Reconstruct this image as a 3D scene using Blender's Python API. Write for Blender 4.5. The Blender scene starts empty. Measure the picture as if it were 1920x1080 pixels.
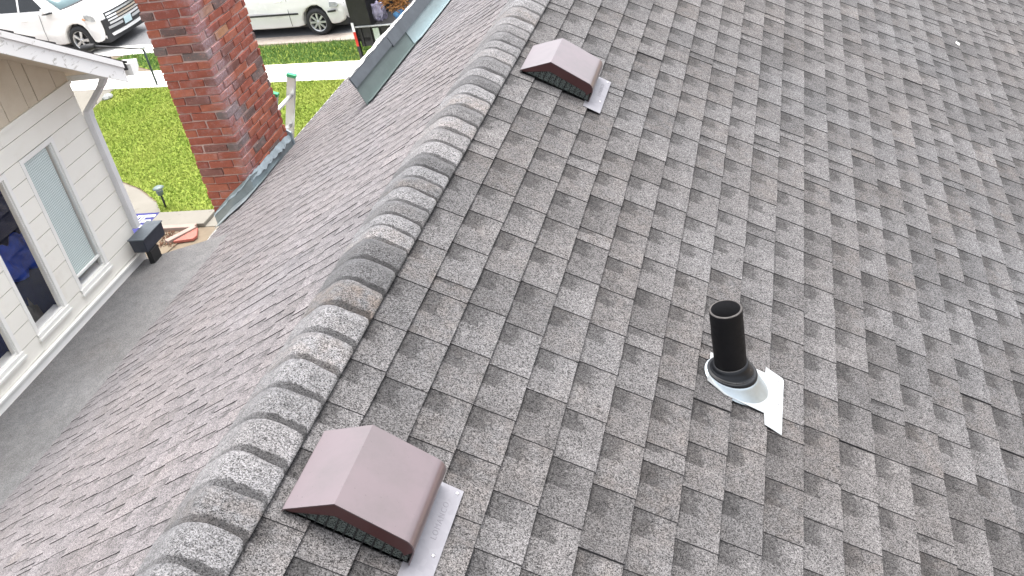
import bpy, bmesh, math, random
import numpy as np
from mathutils import Vector, Matrix

rnd = random.Random(7)
SC = bpy.context.scene
COL = SC.collection

# ------------------------------------------------------------------ camera, sky, sun, exposure
# world: ridge of the roof along +Y through the origin, ground at z = GZ, metres
CAM = (1.538, 0.0, 1.763)
RM = ((0.95869913, 0.2196512, -0.18069125),
      (-0.02845165, -0.55804365, -0.82932369),
      (-0.28299555, 0.80021287, -0.52874652))      # rows: right, down, forward
cam = bpy.data.cameras.new('camera')
cam.sensor_width = 36.0
cam.lens = 37.486
cam.clip_start = 0.05
cam.clip_end = 2000
co = bpy.data.objects.new('camera', cam)
COL.objects.link(co)
co.matrix_world = Matrix(((RM[0][0], -RM[1][0], -RM[2][0], CAM[0]),
                          (RM[0][1], -RM[1][1], -RM[2][1], CAM[1]),
                          (RM[0][2], -RM[1][2], -RM[2][2], CAM[2]),
                          (0, 0, 0, 1)))
SC.camera = co

SUN_EL, SUN_AZ = math.radians(78), math.radians(-8)     # azimuth from +Y towards +X
w = bpy.data.worlds.new('World')
SC.world = w
w.use_nodes = True
wn = w.node_tree.nodes
sky = wn.new('ShaderNodeTexSky')
sky.sky_type = 'NISHITA'
sky.sun_disc = False
sky.sun_elevation = SUN_EL
sky.sun_rotation = SUN_AZ
sky.air_density = 0.9
sky.dust_density = 6.0
sky.ozone_density = 1.0
hs = wn.new('ShaderNodeHueSaturation')       # overcast: the same sky, greyed
hs.inputs['Saturation'].default_value = 0.30
w.node_tree.links.new(sky.outputs[0], hs.inputs['Color'])
w.node_tree.links.new(hs.outputs[0], wn['Background'].inputs[0])
wn['Background'].inputs[1].default_value = 0.15
sd = bpy.data.lights.new('sun', 'SUN')
sd.energy = 0.8
sd.angle = math.radians(60)
sd.color = (1.0, 0.97, 0.93)
so = bpy.data.objects.new('sun', sd)
COL.objects.link(so)
sdir = Vector((math.sin(SUN_AZ) * math.cos(SUN_EL), math.cos(SUN_AZ) * math.cos(SUN_EL), math.sin(SUN_EL)))
so.rotation_euler = sdir.to_track_quat('Z', 'Y').to_euler()
so.location = sdir * 40
vs = SC.view_settings
vs.view_transform = 'Standard'
vs.look = 'None'
vs.gamma = 1.0
vs.use_curve_mapping = False
vs.exposure = 1.75

# ------------------------------------------------------------------ constants and helpers
PITCH = math.radians(31.6516)
C, S = math.cos(PITCH), math.sin(PITCH)
GZ = -5.8
EXPO = 0.143


def Rp(s, y, n=0.0):           # right slope: distance down the slope, along the ridge, above the slope
    return (s * C + n * S, y, -s * S + n * C)


def Lp(s, y, n=0.0):           # left slope
    return (-s * C - n * S, y, -s * S + n * C)


def tag(o, label=None, cat=None, group=None, kind=None):
    if label: o['label'] = label
    if cat: o['category'] = cat
    if group: o['group'] = group
    if kind: o['kind'] = kind
    return o


def empty(name, loc=(0, 0, 0), rz=0.0, label=None, cat=None, group=None):
    o = bpy.data.objects.new(name, None)
    COL.objects.link(o)
    o.location = loc
    o.rotation_euler = (0, 0, rz)
    o.empty_display_size = 0.1
    return tag(o, label, cat, group)


def link(name, me, parent=None, keep=True):
    o = bpy.data.objects.new(name, me)
    COL.objects.link(o)
    if parent is not None:
        o.parent = parent
        if keep == 'world':     # vertices are given in world space: undo the parent's transform
            m = Matrix.Identity(4)
            p = parent
            chain = []
            while p is not None:
                chain.append(p)
                p = p.parent
            for q in reversed(chain):
                m = m @ q.matrix_parent_inverse @ q.matrix_basis if q.parent else q.matrix_basis.copy()
            o.matrix_parent_inverse = m.inverted()
    return o


class MB:
    """collects geometry for one mesh object"""
    def __init__(self):
        self.v, self.f, self.m, self.sm = [], [], [], []

    def add(self, vs, fs, m=0, smooth=False):
        b = len(self.v)
        self.v.extend([tuple(p) for p in vs])
        for f in fs:
            self.f.append([b + i for i in f])
            self.m.append(m)
            self.sm.append(smooth)

    def hexa(self, p, m=0):     # p: 8 points, bottom 4 then top 4
        self.add(p, [(0, 3, 2, 1), (4, 5, 6, 7), (0, 1, 5, 4), (1, 2, 6, 5), (2, 3, 7, 6), (3, 0, 4, 7)], m)

    def box(self, x0, x1, y0, y1, z0, z1, m=0):
        self.hexa([(x0, y0, z0), (x1, y0, z0), (x1, y1, z0), (x0, y1, z0),
                   (x0, y0, z1), (x1, y0, z1), (x1, y1, z1), (x0, y1, z1)], m)

    def prism(self, pts, d, m=0):    # polygon pts extruded along vector d
        n = len(pts)
        q = [tuple(Vector(p) + Vector(d)) for p in pts]
        fs = [tuple(range(n))[::-1], tuple(range(n, 2 * n))]
        for i in range(n):
            j = (i + 1) % n
            fs.append((i, j, n + j, n + i))
        self.add(list(pts) + q, fs, m)

    def tube(self, path, r, seg=10, m=0, caps=True, smooth=True):
        path = [Vector(p) for p in path]
        rs = r if isinstance(r, (list, tuple)) else [r] * len(path)
        vs, fs = [], []
        for i, p in enumerate(path):
            t = (path[min(i + 1, len(path) - 1)] - path[max(i - 1, 0)]).normalized()
            a = Vector((0, 0, 1)) if abs(t.z) < 0.9 else Vector((1, 0, 0))
            u = t.cross(a).normalized()
            v = t.cross(u)
            for k in range(seg):
                an = 2 * math.pi * k / seg
                vs.append(p + (u * math.cos(an) + v * math.sin(an)) * rs[i])
        for i in range(len(path) - 1):
            for k in range(seg):
                l = (k + 1) % seg
                fs.append((i * seg + k, i * seg + l, (i + 1) * seg + l, (i + 1) * seg + k))
        self.add(vs, fs, m, smooth)
        if caps:
            b = len(self.v) - len(vs)
            self.f.append([b + k for k in range(seg)][::-1]); self.m.append(m); self.sm.append(False)
            e = b + (len(path) - 1) * seg
            self.f.append([e + k for k in range(seg)]); self.m.append(m); self.sm.append(False)

    def lathe(self, prof, M=None, seg=24, m=0, smooth=True):     # prof: (r, z) pairs about local z
        M = M or Matrix.Identity(4)
        vs, fs = [], []
        for r, z in prof:
            for k in range(seg):
                a = 2 * math.pi * k / seg
                vs.append(M @ Vector((r * math.cos(a), r * math.sin(a), z)))
        for i in range(len(prof) - 1):
            for k in range(seg):
                l = (k + 1) % seg
                fs.append((i * seg + k, i * seg + l, (i + 1) * seg + l, (i + 1) * seg + k))
        self.add(vs, fs, m, smooth)

    def mesh(self, name, mats, fix=True):
        me = bpy.data.meshes.new(name)
        me.from_pydata(self.v, [], self.f)
        for mt in (mats if isinstance(mats, (list, tuple)) else [mats]):
            me.materials.append(mt)
        me.polygons.foreach_set('material_index', self.m)
        me.polygons.foreach_set('use_smooth', self.sm)
        if fix:
            bm = bmesh.new(); bm.from_mesh(me)
            bmesh.ops.recalc_face_normals(bm, faces=bm.faces)
            bm.to_mesh(me); bm.free()
        me.update()
        return me

    def build(self, name, mats, parent=None, keep=True, fix=True, bevel=0.0, seg=2, angle=35):
        o = link(name, self.mesh(name, mats, fix), parent, keep)
        if bevel > 0:
            b = o.modifiers.new('bevel', 'BEVEL')
            b.width = bevel; b.segments = seg; b.limit_method = 'ANGLE'; b.angle_limit = math.radians(angle)
            b.harden_normals = False
        return o


# ------------------------------------------------------------------ materials
class NM:
    def __init__(self, name):
        self.mat = bpy.data.materials.new(name)
        self.mat.use_nodes = True
        self.n = self.mat.node_tree.nodes
        self.l = self.mat.node_tree.links
        self.b = self.n['Principled BSDF']
        self._pos = None

    def new(self, t, **kw):
        nd = self.n.new(t)
        for k, v in kw.items():
            setattr(nd, k, v)
        return nd

    def put(self, sock, v):
        if isinstance(v, bpy.types.NodeSocket):
            self.l.new(v, sock)
        elif isinstance(v, (tuple, list)):
            sock.default_value = tuple(v) + ((1,) if len(v) == 3 and sock.type == 'RGBA' else ())
        else:
            sock.default_value = v

    def pos(self):
        if not self._pos:
            self._pos = self.new('ShaderNodeNewGeometry').outputs['Position']
        return self._pos

    def noise(self, scale, detail=3.0, rough=0.55, vec=None, out='Fac'):
        nd = self.new('ShaderNodeTexNoise')
        nd.inputs['Scale'].default_value = scale
        nd.inputs['Detail'].default_value = detail
        nd.inputs['Roughness'].default_value = rough
        self.l.new(vec or self.pos(), nd.inputs['Vector'])
        return nd.outputs[out]

    def voro(self, scale, vec=None, out='Color'):
        nd = self.new('ShaderNodeTexVoronoi')
        nd.inputs['Scale'].default_value = scale
        self.l.new(vec or self.pos(), nd.inputs['Vector'])
        return nd.outputs[out]

    def sep(self, c):
        nd = self.new('ShaderNodeSeparateColor')
        self.l.new(c, nd.inputs[0])
        return nd.outputs

    def math(self, op, a, b=0.0, c=0.0, clamp=False):
        nd = self.new('ShaderNodeMath', operation=op, use_clamp=clamp)
        self.put(nd.inputs[0], a); self.put(nd.inputs[1], b); self.put(nd.inputs[2], c)
        return nd.outputs[0]

    def smooth(self, x, a, b):
        nd = self.new('ShaderNodeMapRange', interpolation_type='SMOOTHSTEP')
        self.put(nd.inputs['Value'], x)
        nd.inputs['From Min'].default_value = a
        nd.inputs['From Max'].default_value = b
        return nd.outputs[0]

    def lin(self, x, a, b, c=0.0, d=1.0, clamp=True):
        nd = self.new('ShaderNodeMapRange', clamp=clamp)
        self.put(nd.inputs['Value'], x)
        for k, v in zip(('From Min', 'From Max', 'To Min', 'To Max'), (a, b, c, d)):
            nd.inputs[k].default_value = v
        return nd.outputs[0]

    def mix(self, f, a, b, blend='MIX'):
        nd = self.new('ShaderNodeMix', data_type='RGBA', blend_type=blend)
        self.put(nd.inputs[0], f); self.put(nd.inputs[6], a); self.put(nd.inputs[7], b)
        return nd.outputs[2]

    def ramp(self, f, stops, interp='LINEAR'):
        nd = self.new('ShaderNodeValToRGB')
        cr = nd.color_ramp
        cr.interpolation = interp
        while len(cr.elements) < len(stops):
            cr.elements.new(0.5)
        for e, (p, c) in zip(cr.elements, stops):
            e.position = p; e.color = tuple(c) + (1,)
        self.put(nd.inputs[0], f)
        return nd.outputs[0]

    def attr(self, name):
        nd = self.new('ShaderNodeAttribute', attribute_name=name)
        return nd.outputs

    def rand(self):
        return self.new('ShaderNodeObjectInfo').outputs['Random']

    def bump(self, h, strength=0.3, dist=0.01):
        nd = self.new('ShaderNodeBump')
        nd.inputs['Strength'].default_value = strength
        nd.inputs['Distance'].default_value = dist
        self.l.new(h, nd.inputs['Height'])
        self.l.new(nd.outputs[0], self.b.inputs['Normal'])

    def out(self, color, rough=0.8, metal=0.0, spec=0.5):
        self.put(self.b.inputs['Base Color'], color)
        self.put(self.b.inputs['Roughness'], rough)
        self.put(self.b.inputs['Metallic'], metal)
        self.b.inputs['Specular IOR Level'].default_value = spec
        return self.mat


def simple(name, col, rough=0.6, metal=0.0, var=0.12, scale=6.0, spec=0.5, bump=0.0, coat=0.0):
    m = NM(name)
    n = m.noise(scale, 5, 0.6)
    k = m.lin(n, 0.25, 0.75, 1 - var, 1 + var)
    c = m.mix(1.0, col, (1, 1, 1), 'MULTIPLY')
    mm = m.new('ShaderNodeVectorMath', operation='SCALE')
    mm.inputs[0].default_value = col
    m.l.new(k, mm.inputs['Scale'])
    if bump:
        m.bump(m.noise(scale * 8, 4), bump, 0.004)
    r = m.lin(m.noise(scale * 2.3, 3), 0.3, 0.7, max(rough - 0.08, 0.02), min(rough + 0.08, 1))
    if coat:
        m.b.inputs['Coat Weight'].default_value = coat
        m.b.inputs['Coat Roughness'].default_value = 0.06
    return m.out(mm.outputs[0], r, metal, spec)


def granule_material(name, tint=(1, 1, 1), bandcol=0.34, k=1.0, lo=0.04, hi=0.62, sheen=0.06, wobble=0.22, edge=(0.60, 0.32), grad=(0.90, 1.12)):
    """mineral-surfaced asphalt; colour attribute tab = (tone, band strength, distance down the exposure, warmth)"""
    m = NM(name)
    g1 = m.sep(m.voro(310))[0]
    g2 = m.sep(m.voro(520))[1]
    g = m.math('MULTIPLY_ADD', g2, 0.35, m.math('MULTIPLY', g1, 0.65))
    clump = m.noise(95, 2, 0.6)
    g = m.math('ADD', g, m.lin(clump, 0.25, 0.75, -0.10, 0.10, False))
    val = m.lin(g, 0.12, 0.92, lo, hi)
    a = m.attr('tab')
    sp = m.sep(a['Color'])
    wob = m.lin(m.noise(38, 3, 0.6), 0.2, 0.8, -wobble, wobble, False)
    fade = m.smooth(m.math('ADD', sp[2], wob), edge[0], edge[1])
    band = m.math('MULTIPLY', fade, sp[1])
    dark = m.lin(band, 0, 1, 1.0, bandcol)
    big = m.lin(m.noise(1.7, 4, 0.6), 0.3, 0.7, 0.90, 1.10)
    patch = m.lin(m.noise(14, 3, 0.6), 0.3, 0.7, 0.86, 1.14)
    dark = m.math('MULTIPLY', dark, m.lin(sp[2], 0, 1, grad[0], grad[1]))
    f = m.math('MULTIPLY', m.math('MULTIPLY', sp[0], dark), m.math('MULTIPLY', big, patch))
    v = m.math('MULTIPLY', val, m.math('MULTIPLY', f, k))
    warmn = m.smooth(m.noise(3.1, 3, 0.6), 0.56, 0.72)
    warm = m.math('MULTIPLY', m.math('ADD', a['Alpha'], m.math('MULTIPLY', warmn, 0.22)), m.lin(m.noise(21, 3), 0.35, 0.65))
    wide = m.lin(m.noise(0.55, 3, 0.6), 0.35, 0.65)
    base_t = m.mix(wide, tuple(a_ * b_ for a_, b_ in zip(tint, (1.025, 0.988, 0.982))), tuple(a_ * b_ for a_, b_ in zip(tint, (0.982, 0.992, 1.025))))
    hue = m.mix(m.math('MINIMUM', warm, 1.0), base_t, (1.12, 0.95, 0.85))
    gcol = m.mix(m.lin(m.sep(m.voro(235))[2], 0.80, 0.95, 0, 0.5), hue, (0.95, 0.90, 0.86))
    sc = m.new('ShaderNodeVectorMath', operation='SCALE')
    m.l.new(gcol, sc.inputs[0]); m.l.new(v, sc.inputs['Scale'])
    m.bump(g1, 0.35, 0.0022)
    m.b.inputs['Sheen Weight'].default_value = sheen      # mineral granules brighten at grazing angles
    m.b.inputs['Sheen Roughness'].default_value = 0.35
    return m.out(sc.outputs[0], 0.9, 0, 0.25)


M = {}
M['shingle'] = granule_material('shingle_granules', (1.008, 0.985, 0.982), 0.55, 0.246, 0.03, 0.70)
M['shingle_left'] = granule_material('shingle_granules_pink_grazing_lit', (1.05, 0.97, 0.982), 0.6, 0.34, 0.02, 0.76, 0.20, grad=(0.97, 1.03))  # pinker tint; brightness of the grazing view also put into the colour
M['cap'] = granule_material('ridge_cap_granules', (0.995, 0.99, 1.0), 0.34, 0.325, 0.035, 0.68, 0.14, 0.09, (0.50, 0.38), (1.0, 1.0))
M['roll'] = granule_material('roll_roofing_granules', (1.0, 1.0, 0.99), 1.0, 0.42, 0.20, 0.50, grad=(1.0, 1.0))
M['asphalt_edge'] = simple('cut_asphalt_edge', (0.045, 0.043, 0.044), 0.95, var=0.3, scale=40, spec=0.2)
M['deck'] = simple('roof_underlay', (0.05, 0.05, 0.05), 0.95)


def tab_attr(me, data):
    at = me.color_attributes.new('tab', 'FLOAT_COLOR', 'CORNER')
    at.data.foreach_set('color', np.asarray(data, dtype=np.float32).ravel())


# ------------------------------------------------------------------ shingles
def cell(tw, gw, tone, warm, jog=0.0, gtone=None, rise=0.0036):
    """one laminated tab: a raised tooth on the near side, a sunk gap behind it. Local (s, y, n)"""
    s0, s1 = -0.026, EXPO
    V, F, MI, A = [], [], [], []

    def top(s, h):
        return 0.003 + 0.010 * s / EXPO + h

    def slab(y0, y1, h, band, tn, b1=0.0):
        b = len(V)
        e = s1 + b1
        mid = EXPO * 0.5
        V.extend([(s0, y0, -0.004), (s0, y1, -0.004), (e, y1, 0.0), (e, y0, 0.0),
                  (s0, y0, top(s0, h)), (s0, y1, top(s0, h)), (e, y1, top(e, h)), (e, y0, top(e, h)),
                  (mid, y0, top(mid, h)), (mid, y1, top(mid, h))])
        for f, mi in (((4, 8, 9, 5), 0), ((8, 7, 6, 9), 0), ((3, 2, 6, 7), 1), ((0, 3, 7, 8, 4), 1), ((1, 5, 9, 6, 2), 1)):
            F.append([b + i for i in f]); MI.append(mi)
            for i in f:
                A.append((tn, band, V[b + i][0] / EXPO, warm))
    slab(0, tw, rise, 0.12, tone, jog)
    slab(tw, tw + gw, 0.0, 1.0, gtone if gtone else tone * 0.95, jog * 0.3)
    return V, F, MI, A


def cells_for(y0, y1, r, k=1.0):
    out = []
    y = y0 + r.uniform(-0.25, 0)
    while y < y1:
        if r.random() < 0.09:
            tw, gw = r.uniform(0.04, 0.07), r.uniform(0.02, 0.05)
        else:
            tw, gw = r.uniform(0.105, 0.150), r.uniform(0.09, 0.125)
        tw *= k; gw *= k
        out.append((y, tw, gw))
        y += tw + gw
    return out


house = empty('house', (0, 0, GZ), label='house under a grey shingled gable roof that fills most of the picture', cat='house')
HOUSE_LOC = Vector((0, 0, GZ))

# right roof slope: deck, nearest 300 tabs as pieces, the rest joined
Y0, Y1, SMAX = 0.7, 12.6, 5.0
mb = MB()
mb.hexa([Rp(0.0, Y0, -0.03), Rp(SMAX, Y0, -0.03), Rp(SMAX, Y1, -0.03), Rp(0, Y1, -0.03),
         Rp(0.0, Y0, -0.002), Rp(SMAX, Y0, -0.002), Rp(SMAX, Y1, -0.002), Rp(0, Y1, -0.002)])
slope_r = mb.build('roof_slope', M['deck'], house, 'world')

RSMAT = Matrix(((C, 0, S, 0), (0, 1, 0, 0), (-S, 0, C, 0), (0, 0, 0, 1)))
allc = []
r = random.Random(11)
j = 0
st = 0.2574 - EXPO
while st < SMAX:
    for (y, tw, gw) in cells_for(Y0, Y1, r):
        allc.append((st, y, tw, gw))
    st += EXPO


def px(P):
    d = Vector(P) - Vector(CAM)
    z = Vector(RM[2]).dot(d)
    if z <= 0: return None
    return (960 + 1999.26 * Vector(RM[0]).dot(d) / z, 540 + 1999.26 * Vector(RM[1]).dot(d) / z, z)


def inview(c):
    q = px(Rp(c[0] + EXPO / 2, c[1] + 0.1))
    return q is not None and -20 < q[0] < 1940 and -20 < q[1] < 1100 and c[0] > 0.1


vis = [c for c in allc if inview(c)]
vis.sort(key=lambda c: px(Rp(c[0] + EXPO / 2, c[1] + 0.1))[2] * (1.0 if c[2] > 0.08 else 1.6))
pieces = set(vis[:300])
variants = []
for i in range(60):
    tone = r.choice([0.82, 0.9, 0.97, 1.0, 1.04, 1.1, 1.16]) * r.uniform(0.96, 1.04)
    wm = r.random() ** 6 * 0.6
    variants.append((tone, wm))
shared = {}


def local_mesh(name, tw, gw, i):
    key = (round(tw, 2), round(gw, 2), i)
    if key not in shared:
        t, wm = variants[i]
        V, F, MI, A = cell(key[0], key[1], t, wm, r.uniform(-0.001, 0.001), None, 0.0075 if r.random() < 0.012 else 0.0036)
        me = bpy.data.meshes.new(name)
        me.from_pydata(V, [], F)
        me.materials.append(M['shingle']); me.materials.append(M['asphalt_edge'])
        me.polygons.foreach_set('material_index', MI)
        tab_attr(me, A)
        shared[key] = me
    return shared[key]


BV, BF, BM_, BA = [], [], [], []
for c in allc:
    st, y, tw, gw = c
    i = r.randrange(12)
    if c in pieces:
        tw2, gw2 = round(tw, 2), round(gw, 2)
        me = local_mesh('shingle', tw, gw, i)
        o = bpy.data.objects.new('shingle', me)
        COL.objects.link(o)
        o.parent = slope_r
        o.matrix_parent_inverse = Matrix.Translation(-HOUSE_LOC) @ Matrix.Identity(4)
        sc = (tw + gw) / (tw2 + gw2)
        o.matrix_basis = Matrix.Translation(Rp(st, y, 0.0)) @ RSMAT @ Matrix.Diagonal((1, sc, 1, 1))
        slope_r_inv = None
    else:
        t, wm = variants[r.randrange(60)]
        V, F, MI, A = cell(tw, gw, t, wm, r.uniform(-0.001, 0.001), None, 0.007 if r.random() < 0.006 else 0.0036)
        b = len(BV)
        BV.extend([Rp(st + v[0], y + v[1], v[2]) for v in V])
        BF.extend([[b + k for k in f] for f in F])
        BM_.extend(MI); BA.extend(A)


def joined(name, V, F, MI, A, mats, parent):
    me = bpy.data.meshes.new(name)
    me.from_pydata(V, [], F)
    for mt in mats: me.materials.append(mt)
    me.polygons.foreach_set('material_index', MI)
    tab_attr(me, A)
    return link(name, me, parent, 'world')


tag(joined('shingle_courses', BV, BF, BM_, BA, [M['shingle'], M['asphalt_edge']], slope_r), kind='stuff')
# pieces hang below the slope, whose own transform is the inverse of the house's
for o in slope_r.children:
    if o.name.startswith('shingle') and o.get('kind') is None:
        o.matrix_parent_inverse = Matrix.Identity(4)

# left roof slope
YL0, YL1, YSTEP, SL1, SL2 = 0.7, 12.6, 5.72, 2.85, 3.50
mb = MB()
for ya, yb_, sm in ((YL0, YSTEP, SL1), (YSTEP, YL1, SL2)):
    mb.hexa([Lp(0, ya, -0.03), Lp(0, yb_, -0.03), Lp(sm, yb_, -0.03), Lp(sm, ya, -0.03),
             Lp(0, ya, -0.002), Lp(0, yb_, -0.002), Lp(sm, yb_, -0.002), Lp(sm, ya, -0.002)])
slope_l = mb.build('roof_slope', M['deck'], house, 'world')
tag(slope_l, 'left roof slope seen at a grazing angle, pale pinkish grey')
BV, BF, BM_, BA = [], [], [], []
r = random.Random(5)
st = 0.2574 - EXPO
while st < SL2 - 0.02:
    lo = YL0 if st + EXPO < SL1 + 0.05 else YSTEP
    e = min(EXPO, (SL1 if lo == YL0 else SL2) + 0.02 - st)
    for (y, tw, gw) in cells_for(lo, YL1, r, 0.42):
        if y < lo:
            if y + tw + gw < lo + 0.03: continue
            k_ = (y + tw + gw - lo) / (tw + gw); tw *= k_; gw *= k_; y = lo
        t, wm = variants[r.randrange(60)]
        V, F, MI, A = cell(tw, gw, 1 + (t - 1) * 0.5, wm * 0.5, r.uniform(-0.003, 0.003), None, r.choice((0.0008, 0.0012, 0.0017, 0.0024)))
        b = len(BV)
        k = e / EXPO
        BV.extend([Lp(st + v[0] * k, y + v[1], v[2] * 1.15) for v in V])
        BF.extend([[b + q for q in f][::-1] for f in F])
        BM_.extend(MI)
        # reversed faces: reverse corner data face by face
        p = 0
        for f in F:
            BA.extend(A[p:p + len(f)][::-1]); p += len(f)
    st += EXPO
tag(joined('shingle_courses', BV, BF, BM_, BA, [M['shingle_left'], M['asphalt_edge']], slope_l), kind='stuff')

# ridge caps: each butt points away from the camera, the nearer cap lies over the farther one
butts = [0.955 + 0.1355 * i for i in range(5)] + [1.636, 1.761, 1.893, 2.030, 2.166, 2.30, 2.44, 2.585, 2.73, 2.865, 2.992,
         3.085, 3.168, 3.266, 3.370, 3.455, 3.543, 3.639, 3.76, 3.88, 3.995, 4.115, 4.231, 4.335, 4.43, 4.52, 4.656, 4.77, 4.87, 4.985,
         5.09, 5.196, 5.347, 5.48]
while butts[-1] < 12.4:
    butts.append(butts[-1] + r.uniform(0.125, 0.145))
HALF = 0.139


def cap_section(k):
    """k in -1..1 from right edge to left edge -> (x, z) on the shingles with a rounded crown"""
    d = abs(k) * HALF
    rr = 0.045
    x = d * C
    z = -d * S
    # rounded crown
    z -= max(0.0, (rr - d)) ** 2 / (2 * rr) * 0.55
    sg = 1 if k < 0 else -1
    return sg * x, z, (sg * S * min(1, d / rr), C + (1 - min(1, d / rr)) * (1 - C))


NU = 28
for i, yb_ in enumerate(butts):
    prev = butts[i - 1] if i else yb_ - 0.1355
    ln = yb_ - prev
    ya = prev - 0.055
    V, F, MI, A = [], [], [], []
    tone = r.choice([0.78, 0.9, 0.98, 1.05, 1.15, 1.25]) * r.uniform(0.96, 1.04)
    warm = r.random() ** 6 * 0.8
    band = 1.0
    if abs(yb_ - 2.73) < 0.01: tone, warm = 0.80, 1.0
    if min(abs(yb_ - q) for q in (2.865, 2.992, 3.639, 4.43)) < 0.01: tone = 0.58
    if min(abs(yb_ - q) for q in (3.085, 3.76, 1.893, 4.335)) < 0.01: tone = 1.2
    NV = 5
    jx = r.uniform(-0.004, 0.004)
    for a in range(NU + 1):
        k = -1 + 2 * a / NU
        x, z, nn = cap_section(k)
        L = math.hypot(*nn)
        nx, nz = nn[0] / L, nn[1] / L
        cr = max(0.0, (abs(k) - 0.83) / 0.17)
        yend = yb_ - 0.022 * (1 - math.sqrt(max(0, 1 - cr ** 2)))
        wav = 0.003 * math.sin(k * 5 + i * 2.1)
        for b in range(NV + 1):
            u = b / NV
            y = ya + (yend + wav - ya) * u
            h = 0.0165 + 0.0065 * (y - ya) / (yb_ - ya)
            V.append((x + nx * h + jx * (1 - abs(k)), y, z + nz * h))
        for b in (0, NV):
            u = b / NV
            y = ya + (yend + wav - ya) * u
            h = 0.0165 + 0.0065 * (y - ya) / (yb_ - ya) - (0.0065 if b else 0.005)
            V.append((x + nx * h + jx * (1 - abs(k)), y, z + nz * h))
    W_ = NV + 3

    def adat(idx):
        y = V[idx][1]
        a = idx // W_
        k = -1 + 2 * a / NU
        cr = max(0.0, (abs(k) - 0.83) / 0.17)
        off = 0.022 * (1 - math.sqrt(max(0, 1 - cr ** 2)))
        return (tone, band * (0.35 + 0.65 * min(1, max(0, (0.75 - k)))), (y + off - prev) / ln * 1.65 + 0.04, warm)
    for a in range(NU):
        p, q = a * W_, (a + 1) * W_
        for b in range(NV):
            F.append((p + b, q + b, q + b + 1, p + b + 1)); MI.append(0)
        F.append((p + NV, q + NV, q + NV + 2, p + NV + 2)); MI.append(1)
    for a in (0, NU):
        p = a * W_
        f = [p + b for b in range(NV + 1)] + [p + NV + 2, p + NV + 1]
        F.append(f if a == 0 else f[::-1]); MI.append(1)
    for f in F:
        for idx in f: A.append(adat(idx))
    me = bpy.data.meshes.new('ridge_cap')
    me.from_pydata(V, [], F)
    me.materials.append(M['cap']); me.materials.append(M['asphalt_edge'])
    me.polygons.foreach_set('material_index', MI)
    me.polygons.foreach_set('use_smooth', [m_ == 0 for m_ in MI])
    tab_attr(me, A)
    bm = bmesh.new(); bm.from_mesh(me); bmesh.ops.recalc_face_normals(bm, faces=bm.faces)
    if bm.faces[0].normal.z < 0: bmesh.ops.reverse_faces(bm, faces=bm.faces)
    bm.to_mesh(me); bm.free()
    link('ridge_cap', me, house, 'world')

# grey roll-roofing strip below the left eave, towards the wing
XE, ZE = -SL1 * C, -SL1 * S
XG = -3.105
me_v = [(XE + 0.05, 1.2, ZE - 0.002), (XE + 0.05, YSTEP + 0.04, ZE - 0.002), (XG, YSTEP - 0.13, ZE + 0.15 * (XG - XE)), (XG, 1.2, ZE + 0.15 * (XG - XE))]
V, F, A = [], [], []
mb = MB()
NXG, NYG = 8, 40
gv = []
for a in range(NXG + 1):
    for b in range(NYG + 1):
        u, v = a / NXG, b / NYG
        x = XE + 0.05 + (XG - XE - 0.05) * u
        ye = (YSTEP + 0.04) * (1 - u) + (YSTEP - 0.13) * u
        y = 1.2 + (ye - 1.2) * v
        z = ZE - 0.004 + 0.15 * (x - XE) + 0.004 * math.sin(y * 3.1 + x * 2) * math.sin(x * 5)
        gv.append((x, y, z))
gf = []
for a in range(NXG):
    for b in range(NYG):
        p = a * (NYG + 1) + b
        gf.append((p, p + 1, p + NYG + 2, p + NYG + 1)[::-1])
bl = len(gv)
gv += [(p[0], p[1], p[2] - 0.02) for p in gv]
# rim at the far end
for a in range(NXG):
    p, q = a * (NYG + 1) + NYG, (a + 1) * (NYG + 1) + NYG
    gf.append((p, q, q + bl, p + bl))
me = bpy.data.meshes.new('roll_roofing')
me.from_pydata(gv, [], gf)
me.materials.append(M['roll'])
tab_attr(me, [(1, 0, 1, 0)] * sum(len(f) for f in gf))
bm = bmesh.new(); bm.from_mesh(me); bmesh.ops.recalc_face_normals(bm, faces=bm.faces)
if bm.faces[0].normal.z < 0: bmesh.ops.reverse_faces(bm, faces=bm.faces)
bm.to_mesh(me); bm.free()
link('roll_roofing', me, house, 'world')

# white drip edge along the far left eave, house walls
M['white_trim'] = simple('white_painted_trim', (0.84, 0.835, 0.80), 0.5, var=0.06, scale=9)
M['stucco'] = simple('cream_house_wall', (0.60, 0.57, 0.50), 0.85, var=0.1, scale=5, bump=0.2)
mb = MB()
P = lambda s, y, n: Lp(s, y, n)
mb.hexa([P(SL2 + 0.005, YSTEP + 0.05, -0.09), P(SL2 + 0.062, YSTEP + 0.05, -0.09), P(SL2 + 0.062, 12.6, -0.09), P(SL2 + 0.005, 12.6, -0.09),
         P(SL2 + 0.005, YSTEP + 0.05, 0.012), P(SL2 + 0.062, YSTEP + 0.05, 0.012), P(SL2 + 0.062, 12.6, 0.012), P(SL2 + 0.005, 12.6, 0.012)])
mb.build('drip_edge', M['white_trim'], house, 'world')
mb = MB()
mb.box(-2.35, 3.9, 1.4, 12.2, GZ, -2.45)
mb.build('wall', M['stucco'], house, 'world')

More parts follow.
